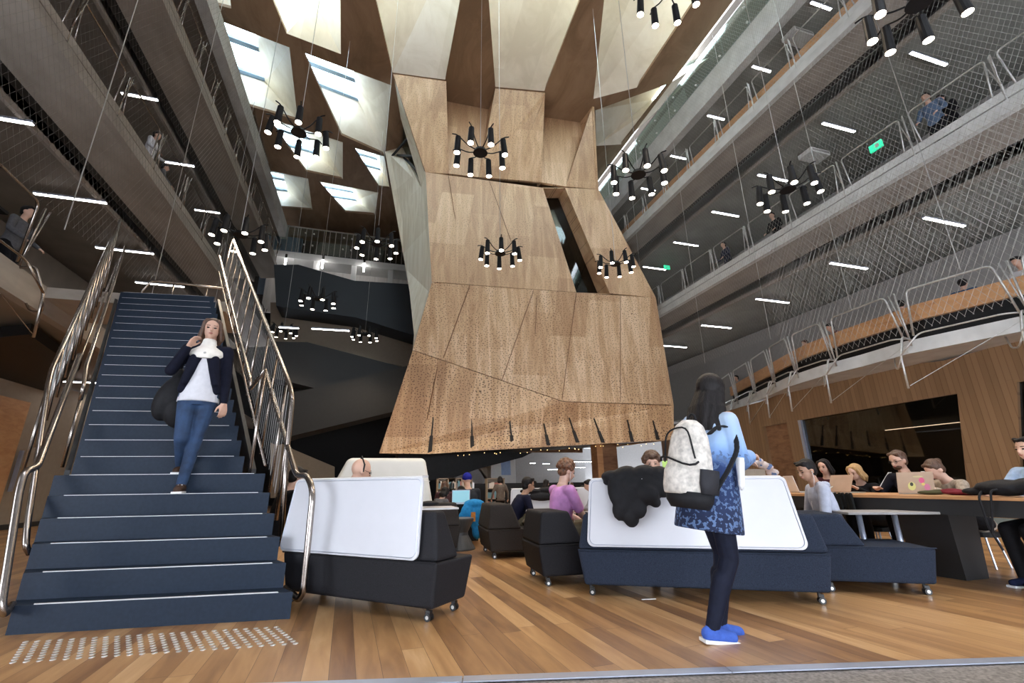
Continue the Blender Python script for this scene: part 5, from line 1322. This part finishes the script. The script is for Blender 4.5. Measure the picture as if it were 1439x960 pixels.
# things on the table
def heap(name, label, cat, loc, balls, mat, rz=0, vox=.012, extra=None):
    t = thing(name, label, cat, loc, rz); bm = B()
    for c, r in balls: ball(bm, c, r, sub=2)
    obj('cloth' if cat in ('jacket', 'coat') else 'body', fuse(bm, vox, 3), mat, t, smooth=True); return t
heap('folded_scarf', 'dark red cloth bundle lying on the long table', 'scarf', (5.45, 3.15, .768), [((0, 0, .02), (.12, .2, .025)), ((0, .1, .035), (.08, .10, .025))], clo('crimson_cloth', (.16, .02, .03)))
heap('tote_bag', 'olive bag lying flat beside the dark red bundle', 'bag', (5.42, 3.40, .768), [((0, 0, .02), (.10, .14, .022)), ((.02, -.05, .03), (.07, .08, .02))], clo('olive_canvas', (.07, .07, .035)))
t = heap('black_backpack', 'black backpack with hanging straps slumped on the table end, right edge', 'backpack', (5.20, 2.70, .768), [((0, 0, .07), (.14, .22, .07)), ((.0, -.18, .08), (.12, .16, .075)), ((0, .2, .04), (.1, .12, .035))], bpk)
bm = B(); tube(bm, rounded([(-.08, .12, .05), (-.16, .12, .0), (-.18, .10, -.25), (-.16, .06, -.42)], .05), .010, 6); tube(bm, rounded([(-.15, -.02, .06), (-.20, -.0, .05), (-.19, .08, -.30)], .05), .008, 6); obj('strap', bm, bpk, t)
t = thing('coat', 'dark coat hanging over the near edge of the long table beside the stool row', 'coat', (5.09, 4.15, .768))
bm = B(); 
for q in range(8): caps(bm, (-.015+.01*(q % 2), -.16+q*.045, .0), .02, (-.02+.012*(q % 3), -.17+q*.045, -.16-.02*(q % 2)), .018)
obj('cloth', fuse(bm, .01, 2), clo('coal_coat', (.012, .013, .013)), t, smooth=True)
# clear plastic bag with blue print on the far end of the table
t = thing('plastic_bag', 'crumpled clear plastic bag with blue print on a stand beside the sofa', 'plastic bag', (4.55, 4.75, 0))
cmat, nt, bb = newmat('clear_film'); bb.inputs['Base Color'].default_value = (.75, .62, .58, 1); bb.inputs['Alpha'].default_value = .62; bb.inputs['Roughness'].default_value = .15
n_t = N(nt, 'ShaderNodeTexNoise'); n_t.inputs['Scale'].default_value = 14; tc_ = N(nt, 'ShaderNodeTexCoord'); nt.links.new(tc_.outputs['Object'], n_t.inputs['Vector'])
cr_ = N(nt, 'ShaderNodeValToRGB'); cr_.color_ramp.elements[0].position = .56; cr_.color_ramp.elements[1].position = .6; cr_.color_ramp.elements[0].color = (.78, .68, .64, 1); cr_.color_ramp.elements[1].color = (.10, .22, .50, 1)
nt.links.new(n_t.outputs['Fac'], cr_.inputs['Fac']); nt.links.new(cr_.outputs[0], bb.inputs['Base Color'])
bm = B()
for q in range(9):
    a_ = q/8; ball(bm, (-.28+.56*a_, 0, 1.02+.13*math.sin(a_*math.pi)+.015*(q % 2)), (.06, .09, .05), sub=2)
obj('film', fuse(bm, .012, 1), cmat, t, smooth=False)
bm = B(); tube(bm, [(.0, 0, 0), (0, 0, 1.05)], .015, 8); box(bm, -.16, .16, -.01, .01, .70, 1.06); obj('stand', bm, M['tan'], t)
# draped black jacket over the right screen
jm = clo('black_nylon_jacket', (.012, .012, .014), .6, scale=9, bump=1.0)
t = thing('black_jacket', 'bulky black jacket draped over the left corner of the wide white screen', 'jacket', (2.02, 3.86, .96), R_(-31))
bm = B(); q_ = random.Random(9)
for (c, r) in [((.06, .02, .02), (.09, .08, .05)), ((.17, .0, .03), (.12, .09, .07)), ((.33, -.02, .02), (.13, .09, .09)), ((.47, -.01, -.01), (.12, .09, .11)), ((.58, .02, -.0), (.08, .08, .10)),
               ((.10, -.07, -.12), (.075, .045, .14)), ((.14, -.08, -.25), (.085, .045, .11)), ((.21, -.08, -.33), (.07, .04, .08)), ((.27, -.08, -.22), (.08, .045, .12)), ((.36, -.09, -.14), (.10, .05, .09)), ((.42, -.08, -.20), (.05, .035, .05)), ((.50, -.06, -.10), (.09, .05, .07)), ((.03, .06, -.02), (.05, .08, .04)), ((.24, -.06, -.06), (.13, .05, .10)), ((.32, -.07, -.06), (.13, .05, .08)), ((.45, -.06, -.06), (.12, .05, .08)), ((.2, -.07, -.14), (.1, .045, .1))]:
    ball(bm, c, r, Euler((q_.uniform(-.3, .3), q_.uniform(-.4, .4), q_.uniform(-.2, .2))).to_matrix(), 2)
obj('cloth', fuse(bm, .010, 5), jm, t, smooth=True)
for z in (.015, -.01):
    bm = B(); tube(bm, [(.27, -.095, z-.02), (.33, -.112, z-.026)], .004, 5); obj('reflective_stripe', bm, WHT, t)
# blue jacket hanging on a chair by the armchair
t = thing('blue_jacket', 'bright blue jacket with orange lining hung over a chair behind the warm grey armchair', 'jacket', (1.62, 7.75, 0))
bm = B()
for (c, r) in [((.05, 0, .62), (.18, .10, .08)), ((-.06, -.03, .48), (.12, .08, .16)), ((.08, -.03, .42), (.12, .08, .22)), ((.10, -.03, .22), (.09, .07, .14)), ((-.14, -.02, .42), (.07, .06, .10)), ((.17, 0, .5), (.09, .08, .15))]: ball(bm, c, r, sub=2)
obj('cloth', fuse(bm, .015, 3), clo('azure_cloth', (.02, .22, .50), .7), t, smooth=True)
bm = B(); box(bm, -.02, .05, -.11, -.09, .36, .50); obj('lining', bm, clo('orange_cloth', (.55, .22, .05)), t)
t = thing('chair', 'dark chair under the bright blue jacket', 'chair', (1.70, 7.95, 0))
bm = B(); box(bm, -.2, .2, -.2, .2, .34, .38); obj('seat', bm, M['black'], t)
bm = B(); box(bm, -.2, .2, -.22, -.19, .38, .60); obj('backrest', bm, M['black'], t)
for x in (-.17, .17):
    for y in (-.17, .17): bm = B(); cyl(bm, (x, y, 0), (x, y, .34), .012, n=6); obj('leg', bm, M['black'], t)
heap('khaki_coat', 'crumpled khaki coat on the seat of the warm grey armchair', 'coat', (2.18, 6.35, .36), [((0, 0, .06), (.15, .12, .07)), ((.18, .02, .05), (.14, .12, .06)), ((.32, .0, .05), (.12, .1, .05)), ((.1, .05, .10), (.1, .08, .04))], plain('khaki_quilt', (.075, .062, .04), .85, var=.6, scale=12, bump=.6))
heap('black_coat', 'black coat thrown over the low white screen at the back', 'coat', (2.75, 8.02, .78), [((0, 0, .02), (.22, .09, .05)), ((.35, 0, .03), (.25, .09, .06)), ((.2, -.06, -.08), (.3, .04, .07)), ((.7, 0, .02), (.2, .08, .05))], jm)
heap('black_bag', 'black bag on the white table between booth and charcoal sofa', 'bag', (.60, 5.6, .685), [((-.1, 0, .03), (.09, .08, .03)), ((.08, 0, .035), (.12, .08, .032))], bpk)
t = thing('tablet', 'dark tablet leaning on the edge of the left white screen', 'tablet', (.42, 5.0, .86), R_(-20))
bm = B(); box(bm, -.08, .10, -.005, .005, -.06, .07, mtx=Matrix.Rotation(-.9, 4, 'Y')); obj('case', bevel(bm, .002), M['black'], t)
# shelves with books at the dark far end
for i, (px, py, w_) in enumerate(((628, 700, .5), (641, 700, .45), (656, 700, .30), (697, 700, .5))):
    p = at(px, 690, y=12.6)
    t = thing('bookshelf', 'pale lit bookshelf in the dark far end, ' + ('first from the left', 'second from the left', 'third from the left', 'rightmost')[i], 'bookshelf', (p.x, 12.6, 0), 0, 'bookshelves at the far end')
    bm = B(); h_ = at(px, 672, y=12.6).z
    for z in (0.04, h_*.28, h_*.52, h_*.76, h_): box(bm, -w_/2, w_/2, 0, .25, z-.02, z)
    box(bm, -w_/2, -w_/2+.02, 0, .25, 0, h_); box(bm, w_/2-.02, w_/2, 0, .25, 0, h_); box(bm, -w_/2, w_/2, .24, .25, 0, h_); obj('frame', bm, M['tan'], t)
    for z0 in (h_*.28, h_*.52, h_*.76):
        x = -w_/2+.03; q = 0
        while x < w_/2-.06:
            bw_ = rnd.uniform(.03, .06); bh = rnd.uniform(.12, .19); bm = B(); box(bm, x, x+bw_, .02, .2, z0, z0+min(bh, h_*.22))
            c_ = rnd.choice(((.5, .45, .4), (.35, .12, .1), (.12, .25, .3), (.6, .55, .5), (.15, .15, .16)))
            key = 'book_%d' % int(c_[0]*100)
            if key not in M: M[key] = plain(key, c_, .6)
            o_ = obj('book', bm, M[key]); o_.location = t.location
            tag(o_, 'thin upright book on a lit bookshelf in the dark far end', 'book', 'books on the far shelves'); x += bw_+.004
# coloured paper behind the woman
t = thing('small_sign', 'bright yellow green card on a thin stand just left of the foreground woman', 'sign', at(937, 655, y=4.9), R_(-20))
bm = B(); cyl(bm, (0, .006, -t.location.z), (0, .006, .0), .006, n=8); cyl(bm, (0, .006, -t.location.z), (0, .006, -t.location.z+.01), .08, n=16); obj('stand', bm, M['black'], t)
bm = B(); box(bm, -.05, .05, -.002, .002, -.03, .06); obj('sheet', bm, plain('lime_paper', (.45, .65, .15), .6), t)
t = thing('black_divider', 'low black partition in the far hall behind the white screen', 'partition', (3.6, 12.8, 0))
bm = B(); box(bm, -.9, 3.4, 0, .06, .0, .95); obj('panel', bm, M['black'], t)
for x in (-.9, 3.35): bm = B(); box(bm, x, x+.05, -.02, .08, 0, .98); obj('post', bm, M['galv'], t)
t = thing('metal_tread_plate', 'small white label strip lying on the floor before the wide blue sofa', 'floor strip', (2.28, 3.72, .0), R_(-10))
bm = B(); box(bm, -.06, .06, -.008, .008, 0, .003); obj('strip', bm, WHT, t)
# ================================================================ LIGHT
w = bpy.data.worlds.new('sky'); SC.world = w; w.use_nodes = True
bg = w.node_tree.nodes['Background']; bg.inputs['Color'].default_value = (.84, .90, 1.0, 1); bg.inputs['Strength'].default_value = 13.5
SC.view_settings.view_transform = 'Standard'; SC.view_settings.look = 'None'; SC.view_settings.exposure = 0.0; SC.view_settings.gamma = 1.0
SC.view_settings.use_curve_mapping = False
